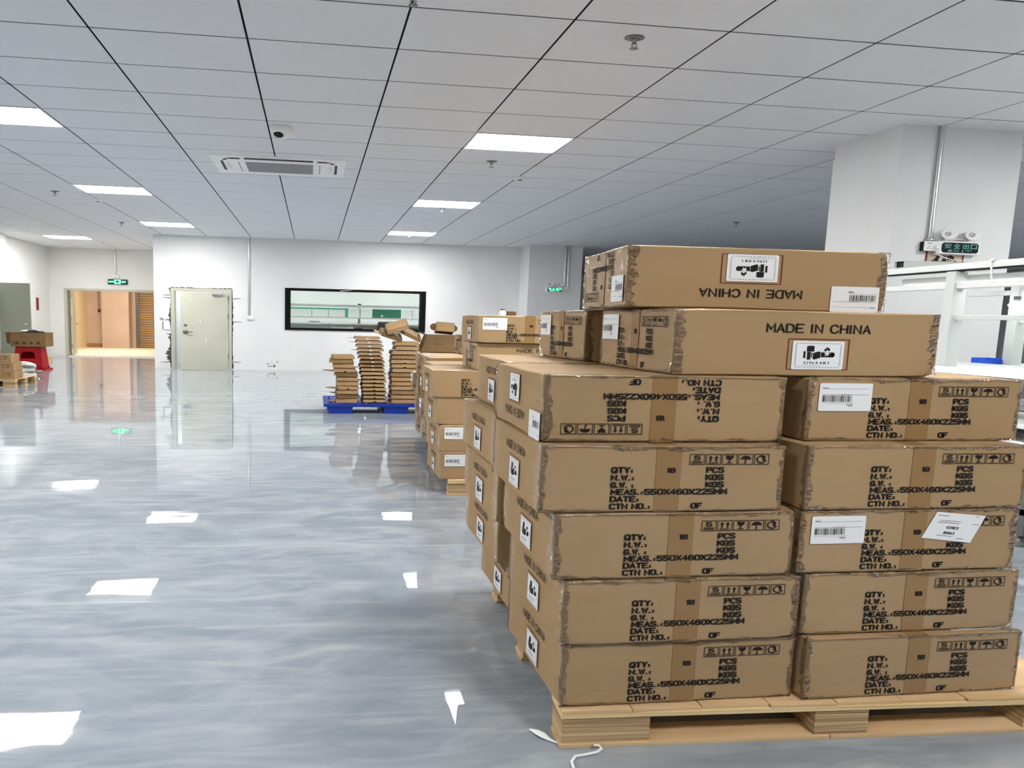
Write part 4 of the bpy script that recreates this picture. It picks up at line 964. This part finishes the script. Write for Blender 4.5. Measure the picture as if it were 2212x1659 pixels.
# ------------------------------------------------------------------ exit signs
def exit_sign(label, x, y, z, w, h, lit, twin, group='exit signs'):
    t = thing('exit_sign', label, 'exit sign', (x, y, z), group=group)
    MB().bbox(-w/2, w/2, -.06, 0, 0, h, .008).build('case', M['white_plastic'] if twin else M['exit_black'], t)
    p = MB(); c = h*.16
    pts = [(-w*.42+c, h*.12), (w*.44-c, h*.12), (w*.44, h*.12+c*.8), (w*.44, h*.88-c*.8), (w*.44-c, h*.88), (-w*.42+c, h*.88), (-w*.42, h*.88-c*.8), (-w*.42, h*.12+c*.8)]
    if not twin: pts = [(-w*.485, h*.04), (w*.485, h*.04), (w*.485, h*.96), (-w*.485, h*.96)]
    p.prism(pts, 'y', -.0605, -.064).build('face', M['exit_black'], t)
    mt = M['exit_green'] if lit else M['exit_off']
    q = MB()
    def T(s_, x0, x1, z0, z1, bold=.02):
        v, fs = fit_text(s_, x0, x1, z0, z1, bold); q.add([(a, -.0655, b_) for a, b_ in v], fs)
    if twin:
        T('安', -w*.37, -w*.20, h*.42, h*.82, .025); T('全', -w*.16, w*.01, h*.42, h*.82, .025); T('出', w*.06, w*.21, h*.42, h*.82, .03); T('口', w*.245, w*.40, h*.42, h*.80, .03)
        v, fs = stroke_text('EX', -w*.28, -w*.02, h*.17, h*.34, .0075); q.add([(a, -.0655, b_) for a, b_ in v], fs)
        q.add([(a, -.0655, b_) for a, b_ in [(w*.05, h*.17), (w*.085, h*.17), (w*.085, h*.34), (w*.05, h*.34)]], [(0, 1, 2, 3)])
        v, fs = stroke_text('T', w*.12, w*.28, h*.17, h*.34, .0075); q.add([(a, -.0655, b_) for a, b_ in v], fs)
    else:
        T('EXIT', w*.22, w*.44, h*.32, h*.70); T('安全出口', -w*.46, -w*.20, h*.32, h*.72, .02)
        q.add([(a, -.0655, b_) for a, b_ in [(-w*.16, h*.1), (w*.17, h*.1), (w*.17, h*.9), (-w*.16, h*.9)]], [(0, 1, 2, 3)])
        r_ = MB(); r_.add([(a*w, -.067, b_*h) for a, b_ in [(-.10, .18), (-.04, .42), (-.10, .55), (-.04, .75), (.04, .80), (.06, .62), (.10, .5), (.05, .48), (.04, .40), (.10, .18), (.06, .18), (0, .36), (-.05, .18)]], [list(range(13))])
        r_.build('running_figure', M['exit_black'], t)
    q.build('lettering', mt, t, kind='stuff')
    if twin:
        for s_ in (-1, 1):
            lx = s_*w*.285-w*.02*0; r = .055
            ln = MB().lathe([(0, -.03), (r*.45, -.036), (r*.9, -.055), (r, -.06), (r, -.045), (r*.7, -.01), (r*.3, 0)], (lx, -.01, h+.072), 'y', 22, sx=1.65).build('lamp_head', M['white_plastic'], t)
            MB().lathe([(0, -.05), (r*.35, -.048), (r*.42, -.036)], (lx, -.01, h+.072), 'y', 16, sx=1.6).build('bulb', M['chrome'], ln)
            MB().tube([(lx, -.03, h-.003), (lx, -.03, h+.03)], .012, 8, rx=1.6).build('lamp_neck', M['white_plastic'], t)
        MB().tube([(-w*.10, -.03, h-.002), (-w*.10, -.03, h+.02), (-w*.08, -.03, h+.028), (w*.15, -.03, h+.028), (w*.17, -.03, h+.02), (w*.17, -.03, h-.002)], .004, 6).build('handle', M['white_plastic'], t)
    return t
exit_sign('unlit exit sign with twin emergency lamps on the near column', 6.705, 5.864, 2.256, .495, .135, False, True)
exit_sign('green lit exit sign with twin lamps on the far pillar', 6.53, 16.248, 2.30, .47, .125, True, True)
exit_sign('flat green lit exit sign above the recess doorway', -6.44, 21.198, 2.41, .62, .165, True, False)
conduit('conduit', 'steel conduit dropping to the exit sign over the recess doorway', -6.515, YR-.022, 2.72, H-.005, .02)
junction_box('small white box between conduit and recess exit sign', -6.49, YR, 2.62, .19, .10)
conduit('conduit', 'left one of the paired steel pipes on the far pillar', 6.81, 16.222, 2.47, H-.005, .022, clips=(2.9,))
conduit('conduit', 'right one of the paired steel pipes on the far pillar', 6.905, 16.222, 2.442, H-.005, .022, clips=(3.15,))
junction_box('white socket box beside the lit exit sign on the far pillar', 6.87, 16.249, 2.345, .17, .095)
conduit('conduit', 'bright steel conduit running down the near column', 6.394, 5.842, 2.385, H-.005, .017, clips=(2.40,))
# socket beside the unlit exit sign
t = thing('power_socket', 'white power socket on a dark box beside the unlit exit sign', 'socket', (6.388, 5.864, 2.283))
MB().bbox(-.085, .085, -.055, -.045, 0, .10, .003).build('plate', M['white_plastic'], t); MB().box(-.082, .082, -.045, 0, .004, .096).build('back_box', M['black'], t)
for (a, z) in ((-.042, .078), (-.012, .078)): MB().box(a-.007, a+.007, -.0565, -.054, z-.004, z+.004).build('pin_hole', M['black'], t)
for (a, z, sk) in ((-.03, .045, 0), (-.047, .026, -.006), (-.016, .026, .006)): MB().add([(a-.004+sk, -.0562, z-.006), (a+.003+sk, -.0562, z-.006), (a+.004-sk, -.0562, z+.006), (a-.003-sk, -.0562, z+.006)], [(0, 1, 2, 3)]).build('pin_hole', M['black'], t)
MB().bbox(.02, .07, -.085, -.056, .02, .055, .008).build('plug', M['white_plastic'], t)
t = thing('power_cable', 'thin white cable looping from the socket below the exit sign', 'cable', (6.43, 5.80, 2.29))
MB().tube([(0, 0, 0), (.005, 0, -.03), (.04, -.002, -.05), (.12, -.004, -.075), (.22, -.002, -.095), (.33, 0, -.098), (.45, .02, -.075), (.52, .05, -.04)], .005, 7, rx=1.3).build('cable', M['white_plastic'], t)
# warning poster under the sign
t = thing('warning_poster', 'cream warning poster with red border partly behind the exit sign', 'poster', (6.607, 5.864, 2.10))
MB().box(-.225, .225, -.004, 0, 0, .20).build('sheet', M['cream_poster'], t)
q = MB(); q.box(-.225, -.205, -.006, -.004, 0, .20); q.box(.205, .225, -.006, -.004, 0, .20); q.box(-.205, .205, -.006, -.004, 0, .012); q.build('border', M['poster_red'], t, kind='stuff')
q = MB(); z0 = .075
q.prism([(-.165, z0), (.155, z0), (.145, z0+.012), (-.15, z0+.012)], 'y', -.0065, -.0045); q.prism([(-.165, z0), (-.06, .165), (-.05, .16), (-.14, z0+.008)], 'y', -.0064, -.0045); q.prism([(.155, z0), (.06, .165), (.05, .16), (.13, z0+.008)], 'y', -.0064, -.0045)
q.build('triangle', M['poster_red'], t)
q = MB(); q.prism([(-.12, z0+.014), (-.075, z0+.014), (-.06, .14), (-.10, .135)], 'y', -.0064, -.0046); q.prism([(-.03, z0+.014), (.02, z0+.014), (.02, .115), (-.02, .12)], 'y', -.0064, -.0046); q.prism([(.03, .10), (.10, .10), (.11, .14), (.03, .145)], 'y', -.0064, -.0046); q.prism([(-.035, .13), (.01, .13), (.01, .145), (-.03, .145)], 'y', -.0064, -.0046)
q.build('pictogram', M['black'], t, kind='stuff')

# ------------------------------------------------------------------ ceiling fittings
t = thing('air_conditioner', 'white cassette air conditioner set flush in the ceiling', 'air conditioner', ((AC[0]+AC[1])/2, (AC[2]+AC[3])/2, H))
w, d = (AC[1]-AC[0])/2, (AC[3]-AC[2])/2
v = [(-w, -d, 0), (w, -d, 0), (w, d, 0), (-w, d, 0), (-w+.01, -d+.01, -.018), (w-.01, -d+.01, -.018), (w-.01, d-.01, -.018), (-w+.01, d-.01, -.018), (-w+.24, -d+.12, -.035), (w-.24, -d+.12, -.035), (w-.24, d-.12, -.035), (-w+.24, d-.12, -.035)]
MB().add(v, [(8, 9, 10, 11)]+[(i, (i+1) % 4, 4+(i+1) % 4, 4+i) for i in range(4)]+[(4+i, 4+(i+1) % 4, 8+(i+1) % 4, 8+i) for i in range(4)]).build('panel', M['white_plastic'], t)
gr = MB().box(-w*.50, w*.50, -d*.52, d*.50, -.044, -.034).build('intake_grille', mat('ac_grille', (.34, .35, .37), .5), t)
for k in range(12): MB().box(-w*.49, w*.49, -d*.48+k*d*.08, -d*.48+k*d*.08+.012, -.048, -.043).build('grille_bar', mat_g if k else globals().setdefault('mat_g', mat('ac_grille_bar', (.40, .41, .43), .5)), gr)
MB().box(-w*.50, w*.50, -d*.88, -d*.76, -.0335, -.012).build('air_slot', M['black'], t); MB().box(-w*.50, w*.50, d*.72, d*.78, -.0345, -.02).build('air_slot', M['frame_grey'], t)
for s_ in (-1, 1):
    MB().prism([(s_*w*q, r_*d) for q, r_ in ((.56, -.86), (.68, -.86), (.77, -.80), (.82, -.66), (.80, -.62), (.74, -.71), (.67, -.75), (.56, -.75))], 'z', -.034, -.012).build('corner_slot', M['black'], t)
    MB().prism([(s_*w*q, r_*d) for q, r_ in ((.825, -.5), (.86, -.5), (.87, .42), (.83, .5))], 'z', -.034, -.018).build('side_slot', M['black'], t)
    MB().prism([(s_*w*(.74+.05*math.sin(PI*k/8)), d*(-.5+k*.11)) for k in range(9)]+[(s_*w*.74, d*.4)], 'z', -.040, -.026).build('louvre', M['white_metal'], t)
    MB().box(s_*w*.60-.006, s_*w*.60+.006, -d*.55, d*.5, -.0365, -.03).build('seam', M['steel_dark'], t)
t = thing('dome_camera', 'white dome security camera on the ceiling before the air conditioner', 'camera', (-.375, 7.15, H))
bm = bmesh.new(); bmesh.ops.create_uvsphere(bm, u_segments=28, v_segments=16, radius=1)
for v_ in bm.verts:
    x, y, z = v_.co; k = (abs(x)**3.2+abs(y)**3.2)**(1/3.2); n2 = math.hypot(x, y)
    f_ = (n2/k if k > 1e-6 else 1); v_.co = (x*f_*.128, y*f_*.125, min(0, z)*.11)
MB().from_bm(bm, 0, True).build('housing', M['white_plastic'], t)
bm = bmesh.new(); bmesh.ops.create_uvsphere(bm, u_segments=20, v_segments=14, radius=.052)
for v_ in bm.verts: v_.co = (v_.co.x*1.25-.025, v_.co.y-.045, v_.co.z*.9-.070)
ls = MB().from_bm(bm, 0, True).build('lens_ball', M['black'], t)
for dx in (-.012, .012): MB().lathe([(0, 0), (.007, .002), (.007, .004)], (-.03+dx, -.092, -.088), 'y', 10, sx=1.3).build('infrared_led', M['steel_dark'], ls)
MB().box(-.06, -.03, -.109, -.100, -.02, -.016).build('maker_plate', M['grey_fabric'], t)
def sprinkler(label, x, y, k=1.0, group='ceiling sprinklers'):
    t = thing('sprinkler', label, 'sprinkler', (x, y, H), group=group)
    MB().lathe([(0, 0), (.045, 0), (.05, -.006), (.03, -.014), (.018, -.016), (.012, -.02), (.012, -.045), (0, -.045)], (0, 0, 0), 'z', 18, sx=1.5).build('escutcheon', M['sprinkler_metal'], t)
    for s_ in (-1, 1): MB().tube([(s_*.014, 0, -.04), (s_*.02, 0, -.055), (s_*.006, 0, -.075)], .004, 6).build('frame_arm', M['sprinkler_metal'], t)
    MB().lathe([(0, -.074), (.022, -.076), (.024, -.079), (0, -.082)], (0, 0, 0), 'z', 16, sx=1.4).build('deflector', M['sprinkler_metal'], t)
for lab, x, y in (('chrome sprinkler nearest the camera at the top of the photo', 2.325, 4.50), ('sprinkler just behind the nearest middle light panel', 2.31, 8.08), ('sprinkler left of the second light panel of the left row', -4.5, 11.45), ('sprinkler left of the light panel above the beige door', -4.43, 14.95), ('sprinkler behind the second middle light panel', 2.37, 11.5), ('sprinkler beside the farthest middle light panel', 2.31, 15.05), ('sprinkler on the dim ceiling above the topmost carton', 8.44, 11.7), ('sprinkler at the top edge of the photo left of centre', .62, 4.13)): sprinkler(lab, x, y)
def smoke(label, x, y):
    t = thing('smoke_detector', label, 'smoke detector', (x, y, H), group='ceiling smoke detectors')
    MB().lathe([(.06, 0), (.062, -.02), (.05, -.034), (0, -.036)], (0, 0, 0), 'z', 20, sx=1.6).build('housing', M['white_plastic'], t)
    MB().lathe([(.0, -.0365), (.022, -.0365), (.02, -.045), (0, -.046)], (0, 0, 0), 'z', 14, sx=1.8).build('sensor_cap', M['steel_dark'], t)
for lab, x, y in (('smoke detector between the two nearer middle light panels', 2.965, 8.87), ('smoke detector beside the second panel of the left row', -4.0, 12.1), ('smoke detector on the recess ceiling near its light', -6.15, 18.9)): smoke(lab, x, y)

# ------------------------------------------------------------------ work benches on the right
def bench(label, x, y0, y1, ztab, depth, post_y, group='assembly benches'):
    t = thing('work_bench', label, 'work bench', (x, (y0+y1)/2, 0), group=group); yc = (y0+y1)/2
    a, c = y0-yc, y1-yc
    MB().bbox(-.06, depth, a, c, ztab-.035, ztab, .006).build('table_top', M['white_metal'], t)
    MB().box(-.062, -.06, a, c, ztab-.05, ztab-.006).build('edge_strip', M['white_plastic'], t)
    for yy in post_y:
        q = yy-yc
        MB().bbox(-.05, .06, q, q+.07, ztab, 1.905, .006).build('post', M['frame_grey'], t)
    for yy in (y0+.25, 3.53, y1-.25):
        for xx in (0, depth-.12):
            lg = MB().bbox(xx-.03, xx+.05, yy-yc, yy-yc+.07, .07, ztab-.035, .004).build('leg', M['steel_dark'] if xx == 0 else M['frame_grey'], t)
            MB().lathe([(0, 0), (.05, 0), (.05, .012), (.02, .022), (.012, .03), (.012, .07), (0, .07)], (xx+.01, yy-yc+.035, 0), 'z', 16, sx=1.6).build('foot', M['steel_dark'], lg)
    MB().bbox(-.045, .045, a, c, 1.915, 1.962, .004).build('top_beam', M['white_metal'], t)
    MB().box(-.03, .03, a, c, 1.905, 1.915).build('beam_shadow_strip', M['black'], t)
    MB().bbox(-.03, .05, a+.05, c-.02, 1.775, 1.815, .004).build('rail', M['white_metal'], t)
    MB().bbox(-.02, .02, a, post_y[0]-yc, 1.54, 1.575, .003).build('rail', M['frame_grey'], t)
    MB().bbox(-.04, depth-.1, a, c, .80, .835, .004).build('shelf', M['white_metal'], t)
    MB().box(-.043, -.038, a, c, .775, .80).build('shelf_edge', M['black'], t); MB().box(-.043, -.038, a, c, .655, .675).build('lower_edge', M['black'], t)
    MB().bbox(-.04, depth-.1, a, c, .675, .71, .004).build('shelf', M['white_metal'], t)
    MB().bbox(-.03, .05, a, c, .21, .26, .004).build('stretcher', M['white_metal'], t)
    return t
bench('white assembly bench frame partly hidden behind the front right cartons', 4.85, 2.5, 4.85, 1.19, .82, (4.16,))
t = thing('steel_tube', 'square tube with an open dark end lying across the bench beam', 'tube', (4.80, 4.62, 1.963))
b = MB()
for (x0, x1, y0, y1, z0, z1) in ((0, .80, -.045, -.04, 0, .06), (0, .80, .04, .045, 0, .06), (0, .80, -.04, .04, 0, .005), (0, .80, -.04, .04, .055, .06)): b.box(x0, x1, y0, y1, z0, z1)
b.build('tube_wall', M['frame_grey'], t); MB().box(.02, .04, -.04, .04, .005, .055).build('dark_end', M['black'], t)  # black plate stands in for the shade inside the hollow tube
def tube_lamp(label, x, y0, y1, z, group='bench tube lamps'):
    t = thing('tube_lamp', label, 'lamp', (x, y0, z), group=group); L_ = y1-y0
    MB().bbox(-.05, .05, 0, L_, 0, .05, .008).build('housing', M['white_metal'], t); MB().tube([(0, .02, -.012), (0, L_-.02, -.012)], .014, 8, rx=1.6).build('tube', M['tube_light'], t)
tube_lamp('white tube lamp hanging under the beam of the nearer bench', 4.975, 2.6, 4.70, 1.83)
bench('second assembly bench frame in front of the near column, farther right', 5.98, 2.6, 5.05, 1.17, 1.2, (4.60,), )
tube_lamp('tube lamp under the rail of the second bench frame', 5.98, 3.0, 4.45, 1.70)
t = thing('bulb_lamp', 'small glowing lamp on the post of the second bench', 'lamp', (5.90, 4.585, 1.66)); MB().lathe([(0, 0), (.03, .005), (.045, .025), (.03, .05), (.012, .06), (0, .06)], (0, 0, 0), 'z', 16, sx=1.5).build('bulb', M['tube_light'], t); MB().lathe([(.014, .058), (.02, .075), (.02, .10), (0, .10)], (0, 0, 0), 'z', 14, sx=1.5).build('lamp_socket', M['steel_dark'], t)
t = thing('parts_bin', 'bright blue plastic parts bin on the second bench', 'bin', (5.83, 4.72, 1.171))
b = MB(); b.box(-.06, .10, -.06, .06, 0, .006); b.box(-.06, .10, -.06, -.054, .006, .05); b.box(-.06, .10, .054, .06, .006, .06); b.box(-.06, -.054, -.054, .054, .006, .06); b.box(.094, .10, -.054, .054, .006, .06); b.build('tray', M['blue_bin'], t)
MB().box(.0, .004, -.054, .054, .006, .05).build('divider', M['blue_bin'], t)
t = thing('control_box', 'small grey control box with blue display on the nearer bench leg', 'control box', (4.84, 3.50, .56)); MB().bbox(-.07, .16, -.05, .03, 0, .075, .006).build('case', M['frame_grey'], t); MB().box(-.03, .12, -.0525, -.0495, .012, .055).build('display', M['screen'], t)
MB().bbox(-.09, .2, -.02, .03, .076, .11, .004).build('bracket', M['steel_dark'], t)
t = thing('cable_tie', 'white cable tie hanging from the bench beam', 'cable tie', (4.80, 3.93, 1.90)); MB().tube([(0, 0, .065), (.0, -.01, .03), (-.005, -.02, -.03), (.0, -.02, -.08)], .005, 6, rx=1.5).build('strap', M['white_plastic'], t); MB().bbox(-.012, .012, -.03, -.01, .058, .075, .003).build('lock_head', M['white_plastic'], t)

# ------------------------------------------------------------------ left corner: open door leaf, red stools, tea-ware carton, small cartons, bag
t = thing('door_leaf', 'grey green door leaf standing open at the left edge of the photo', 'door', (-8.38, 17.5, .012))
MB().bbox(0, .79, -.05, 0, 0, 2.20, .004).build('panel', M['door_green'], t); MB().lathe([(0, 0), (.035, 0), (.035, -.012), (.014, -.014), (0, -.008)], (.665, -.05, 1.10), 'y', 16, sx=1.6).build('keyhole', M['chrome'], t)
for z in (.3, 1.1, 1.9): MB().tube([(-.012, -.03, z), (-.012, -.03, z+.12)], .014, 8).build('hinge', M['chrome'], t)
t = thing('wall_sign', 'narrow red vertical sign on the left wall of the recess', 'sign', (XL+.001, 20.3, 1.50)); MB().box(0, .008, -.09, .09, 0, .40).build('sheet', M['red_sign'], t); MB().box(.008, .009, -.075, .075, .03, .37).build('print_area', M['poster_red'], t)
t = thing('wood_offcut', 'short pale wood offcut on the floor by the left wall', 'offcut', (-8.05, 19.2, 0)); MB().bbox(-.25, .25, -.03, .03, 0, .14, .004).build('board', M['ply_face'], t); MB().bbox(-.25, .25, .0302, .05, 0, .05, .003).build('batten', M['ply_strip'], t)

def stool(label, z0, y, cx, group='red plastic stools'):
    """four-sided moulded stool: flared legs with arched openings, seat slab, foot rim"""
    t = thing('plastic_stool', label, 'stool', (cx, y, z0), group=group)
    ht, wt, wb, dt, db = .545, .30, .345, .15, .20
    MB().bbox(-wt, wt, -dt, dt, ht-.03, ht, .012).build('seat', M['red_plastic'], t)
    for sy in (-1, 1):
        # front/back panel with an arch and a window opening
        outer = [(-wb, 0), (-wb*.62, 0)]+[(-wb*.62+.02, .13)]+[(wb*.62-.02, .13), (wb*.62, 0), (wb, 0), (wt, ht-.03), (-wt, ht-.03)]
        hole = [(-.17, .25), (.17, .25), (.15, .38), (.10, .42), (-.10, .42), (-.15, .38)]
        # build as strips around the hole
        Yf = lambda z: sy*(db+(dt-db)*z/ht)
        def quad(pts, b):
            k = len(pts); b.add([(x, Yf(z), z) for x, z in pts]+[(x, Yf(z)-sy*.012, z) for x, z in pts], [list(range(k)), list(range(2*k-1, k-1, -1))]+[[i, (i+1) % k, k+(i+1) % k, k+i] for i in range(k)])
        W = lambda z: wb+(wt-wb)*z/(ht-.03)
        b = MB()
        quad([(-W(0), 0), (-W(0)*.6, 0), (-.19, .13), (-.17, .25), (-W(.25), .25)], b); quad([(W(0)*.6, 0), (W(0), 0), (W(.25), .25), (.17, .25), (.19, .13)], b)
        quad([(-.19, .13), (.19, .13), (.17, .25), (-.17, .25)], b)
        quad([(-W(.25), .25), (-.17, .25), (-.15, .38), (-.10, .42), (-.10, ht-.03), (-W(ht-.03), ht-.03)], b); quad([(.17, .25), (W(.25), .25), (W(ht-.03), ht-.03), (.10, ht-.03), (.10, .42), (.15, .38)], b)
        quad([(-.10, .42), (.10, .42), (.10, ht-.03), (-.10, ht-.03)], b)
        if sy > 0: quad([(-.17, .25), (.17, .25), (.15, .38), (.10, .42), (-.10, .42), (-.15, .38)], b)
        b.build('leg_panel', M['red_plastic'], t)
        MB().bbox(-wb-.01, -wb*.55, sy*db-.03, sy*db+.03, 0, .05, .01).build('foot', M['red_plastic'], t); MB().bbox(wb*.55, wb+.01, sy*db-.03, sy*db+.03, 0, .05, .01).build('foot', M['red_plastic'], t)
    for sx in (-1, 1):
        b = MB(); v = [(sx*wb, -db, 0), (sx*wb, db, 0), (sx*wt, dt, ht-.03), (sx*wt, -dt, ht-.03)]
        b.add(v+[(x-sx*.012, y_, z) for x, y_, z in v], [(0, 1, 2, 3), (7, 6, 5, 4), (0, 4, 5, 1), (1, 5, 6, 2), (2, 6, 7, 3), (3, 7, 4, 0)]); b.build('side_panel', M['red_plastic'], t)
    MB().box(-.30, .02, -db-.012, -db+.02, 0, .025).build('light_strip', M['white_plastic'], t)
    return t
stool('upper red plastic stool of the nested pair under the tea ware carton', .045, 16.1, -7.03)
t = thing('stool_base', 'rim of the lower red plastic stool in the nested pair', 'stool', (-7.0, 16.1, 0), group='red plastic stools')
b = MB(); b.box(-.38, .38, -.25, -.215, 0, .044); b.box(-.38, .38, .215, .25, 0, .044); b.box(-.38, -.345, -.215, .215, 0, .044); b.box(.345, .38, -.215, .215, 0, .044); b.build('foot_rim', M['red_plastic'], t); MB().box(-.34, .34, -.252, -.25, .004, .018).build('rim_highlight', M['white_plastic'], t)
# carton lettered with four characters on the stool
t = thing('tea_carton', 'open brown carton with four brushed Chinese characters on red stools', 'carton', (-7.0, 16.12, .592))
w, d, h = .415, .22, .345
MB().box(-w, w, -d, d, 0, .006).build('base', M['card_inner'], t)
for nm, bx_ in (('front_panel', (-w, w, -d, -d+.008, .006, h)), ('back_panel', (-w, w, d-.008, d, .006, h)), ('side_panel', (-w, -w+.008, -d+.008, d-.008, .006, h)), ('side_panel', (w-.008, w, -d+.008, d-.008, .006, h))): MB().box(*bx_).build(nm, M['card_inner'], t)
plate([(-w, -d, h), (-w, d, h), (-w-.17, d-.02, h+.01), (-w-.19, -d+.05, h-.03)], .006, 'flap', 'card_inner', t)
plate([(-w-.012, -d+.01, .06), (-w-.012, -d+.03, h), (-w-.13, -d+.05, h), (-w-.10, -d+.05, .08)], .006, 'flap', 'card_dark', t)
q = MB()
for k, ch in enumerate('精品茶具'):
    v, fs = fit_text(ch, -w+.11+k*.165, -w+.20+k*.165, .05, .125, .012); q.add([(a, -d-.001, b_) for a, b_ in v], fs)
q.build('brushed_characters', M['black_print'], t, kind='stuff')
t = thing('clothing_bundle', 'dark jacket heaped on the open tea ware carton', 'jacket', (-7.0, 16.12, .938))
bm = bmesh.new(); bmesh.ops.create_icosphere(bm, subdivisions=3, radius=1)
for v_ in bm.verts: 
    k = 1+.18*math.sin(v_.co.x*7+v_.co.y*4)+.1*math.sin(v_.co.y*9); v_.co = (v_.co.x*.24*k, v_.co.y*.16*k, max(0, v_.co.z)*.06*k)
MB().from_bm(bm, 0, True).build('jacket_body', mat('dark_cloth', (.015, .02, .035), .8), t)
bm = bmesh.new(); bmesh.ops.create_icosphere(bm, subdivisions=3, radius=1)
for v_ in bm.verts: v_.co = (v_.co.x*.12-.12, v_.co.y*.1-.06, max(0, v_.co.z)*.045+.02)
MB().from_bm(bm, 0, True).build('white_fold', M['label'], t)
# small cartons on a little pallet
wood_pallet('wooden_pallet', 'small pallet under little cartons at the left photo edge', -7.0, 12.25, .727, .95, 'wooden pallets', top=.155)
SM = MB().bbox(-.14, .14, -.17, .17, 0, .158, .004).mesh('carton_body', M['card_plain'])
sp = MB()
for (x0, x1, z0, z1) in ((-.07, -.045, .095, .125), (-.01, .08, .10, .122), (-.06, .0, .058, .07), (.02, .06, .055, .08)): sp.add([(x0, -.1715, z0), (x1, -.1715, z0), (x1, -.1715, z1), (x0, -.1715, z1)], [(0, 1, 2, 3)])
SP = sp.mesh('printed_marks', mat('brown_ink', srgb(120, 84, 52), .8)); STP = MB().box(-.14, .14, -.02, .02, .158, .1586).mesh('packing_tape', M['tape'])
for (lab, x, y, z) in (('bottom right little carton on the small pallet at the left edge', -5.815, 12.45, .1555), ('middle right little carton on the small pallet at the left edge', -5.83, 12.45, .315), ('top right little carton on the small pallet at the left edge', -5.87, 12.45, .475), ('bottom left little carton, cut by the photo edge', -6.105, 12.44, .1555), ('middle left little carton, cut by the photo edge', -6.12, 12.46, .315), ('top left little carton, cut by the photo edge', -6.16, 12.46, .475)):
    t = thing('small_carton', lab, 'carton', (x, y, z), group='little cartons at the left edge'); link('carton_body', SM, t); link('printed_marks', SP, t, kind='stuff'); link('packing_tape', STP, t)
# woven bag lying behind the small cartons
t = thing('woven_bag', 'crumpled white woven bag with dark stripes beside the red stools', 'bag', (-6.35, 13.95, 0))
bm = bmesh.new(); bmesh.ops.create_icosphere(bm, subdivisions=4, radius=1)
for v_ in bm.verts:
    x, y, z = v_.co; k = 1+.10*math.sin(x*6+z*5)+.08*math.sin(y*8-x*3)+.05*math.sin(z*14+x*9)
    z2 = max(-.0, .17+z*.20*k); v_.co = (x*.33*k, y*.28*k, z2 if z > -.7 else 0)
MB().from_bm(bm, 0, True).build('bag_body', M['bag'], t)
bm = bmesh.new(); bmesh.ops.create_grid(bm, x_segments=14, y_segments=8, size=1)
for v_ in bm.verts:
    x, y, z = v_.co; v_.co = (.30+x*.16, -.12+y*.17, .03+.03*math.sin(x*5+y*4)+.02*math.sin(y*9))
MB().from_bm(bm, 0, True).build('bag_mouth', M['bag'], t)

# ------------------------------------------------------------------ scraps on the floor by the front pallet
t = thing('film_scrap', 'twisted scrap of white film on the floor left of the front pallet', 'scrap', (.785, 1.968, 0))
v = []; pts = [(0, 0, .004, .004), (.018, -.03, .02, .012), (.035, -.048, .022, .016), (.05, -.062, .010, .008), (.074, -.080, .006, .004)]
for (x, y, z, w) in pts: v += [(x-w*.8, y-w*.5, z*.4), (x, y, z), (x+w*.8, y+w*.5, z*.3+.001)]
MB().add(v, [[i*3+k, i*3+k+1, (i+1)*3+k+1, (i+1)*3+k] for i in range(len(pts)-1) for k in range(2)], 0, True).build('film', M['label'], t); MB().tube([(.07, -.078, .006), (.09, -.085, .004)], .003, 6).build('thread', M['label'], t)
t = thing('string_scrap', 'thin white string curling over the floor in front of the pallet', 'string', (.87, 1.80, 0))
MB().tube([(-.01, -.055, .004), (-.008, -.03, .005), (-.004, -.005, .006), (.02, .018, .006), (.06, .022, .007), (.10, .028, .008), (.122, .038, .012), (.118, .050, .015), (.100, .054, .014)], .0035, 7, rx=1.5).build('string', M['label'], t)
# grey scuff low on the far wall
t = thing('wall_scuff', 'grey scuffed patch low on the far wall below the office window', 'scuff mark', (-1.1, YF-.002, .08))
rnd = random.Random(9)
for k in range(9):
    x, z, r = rnd.uniform(-.14, .14), rnd.uniform(0, .24), rnd.uniform(.012, .04)
    MB().prism([(x+r*1.5*math.cos(a)*rnd.uniform(.6, 1.2), z+r*math.sin(a)*rnd.uniform(.6, 1.2)) for a in [q*PI/4 for q in range(8)]], 'y', 0, .001).build('scrape', mat('scuff', (.50, .50, .49), .9) if k == 0 else bpy.data.materials['scuff'], t)
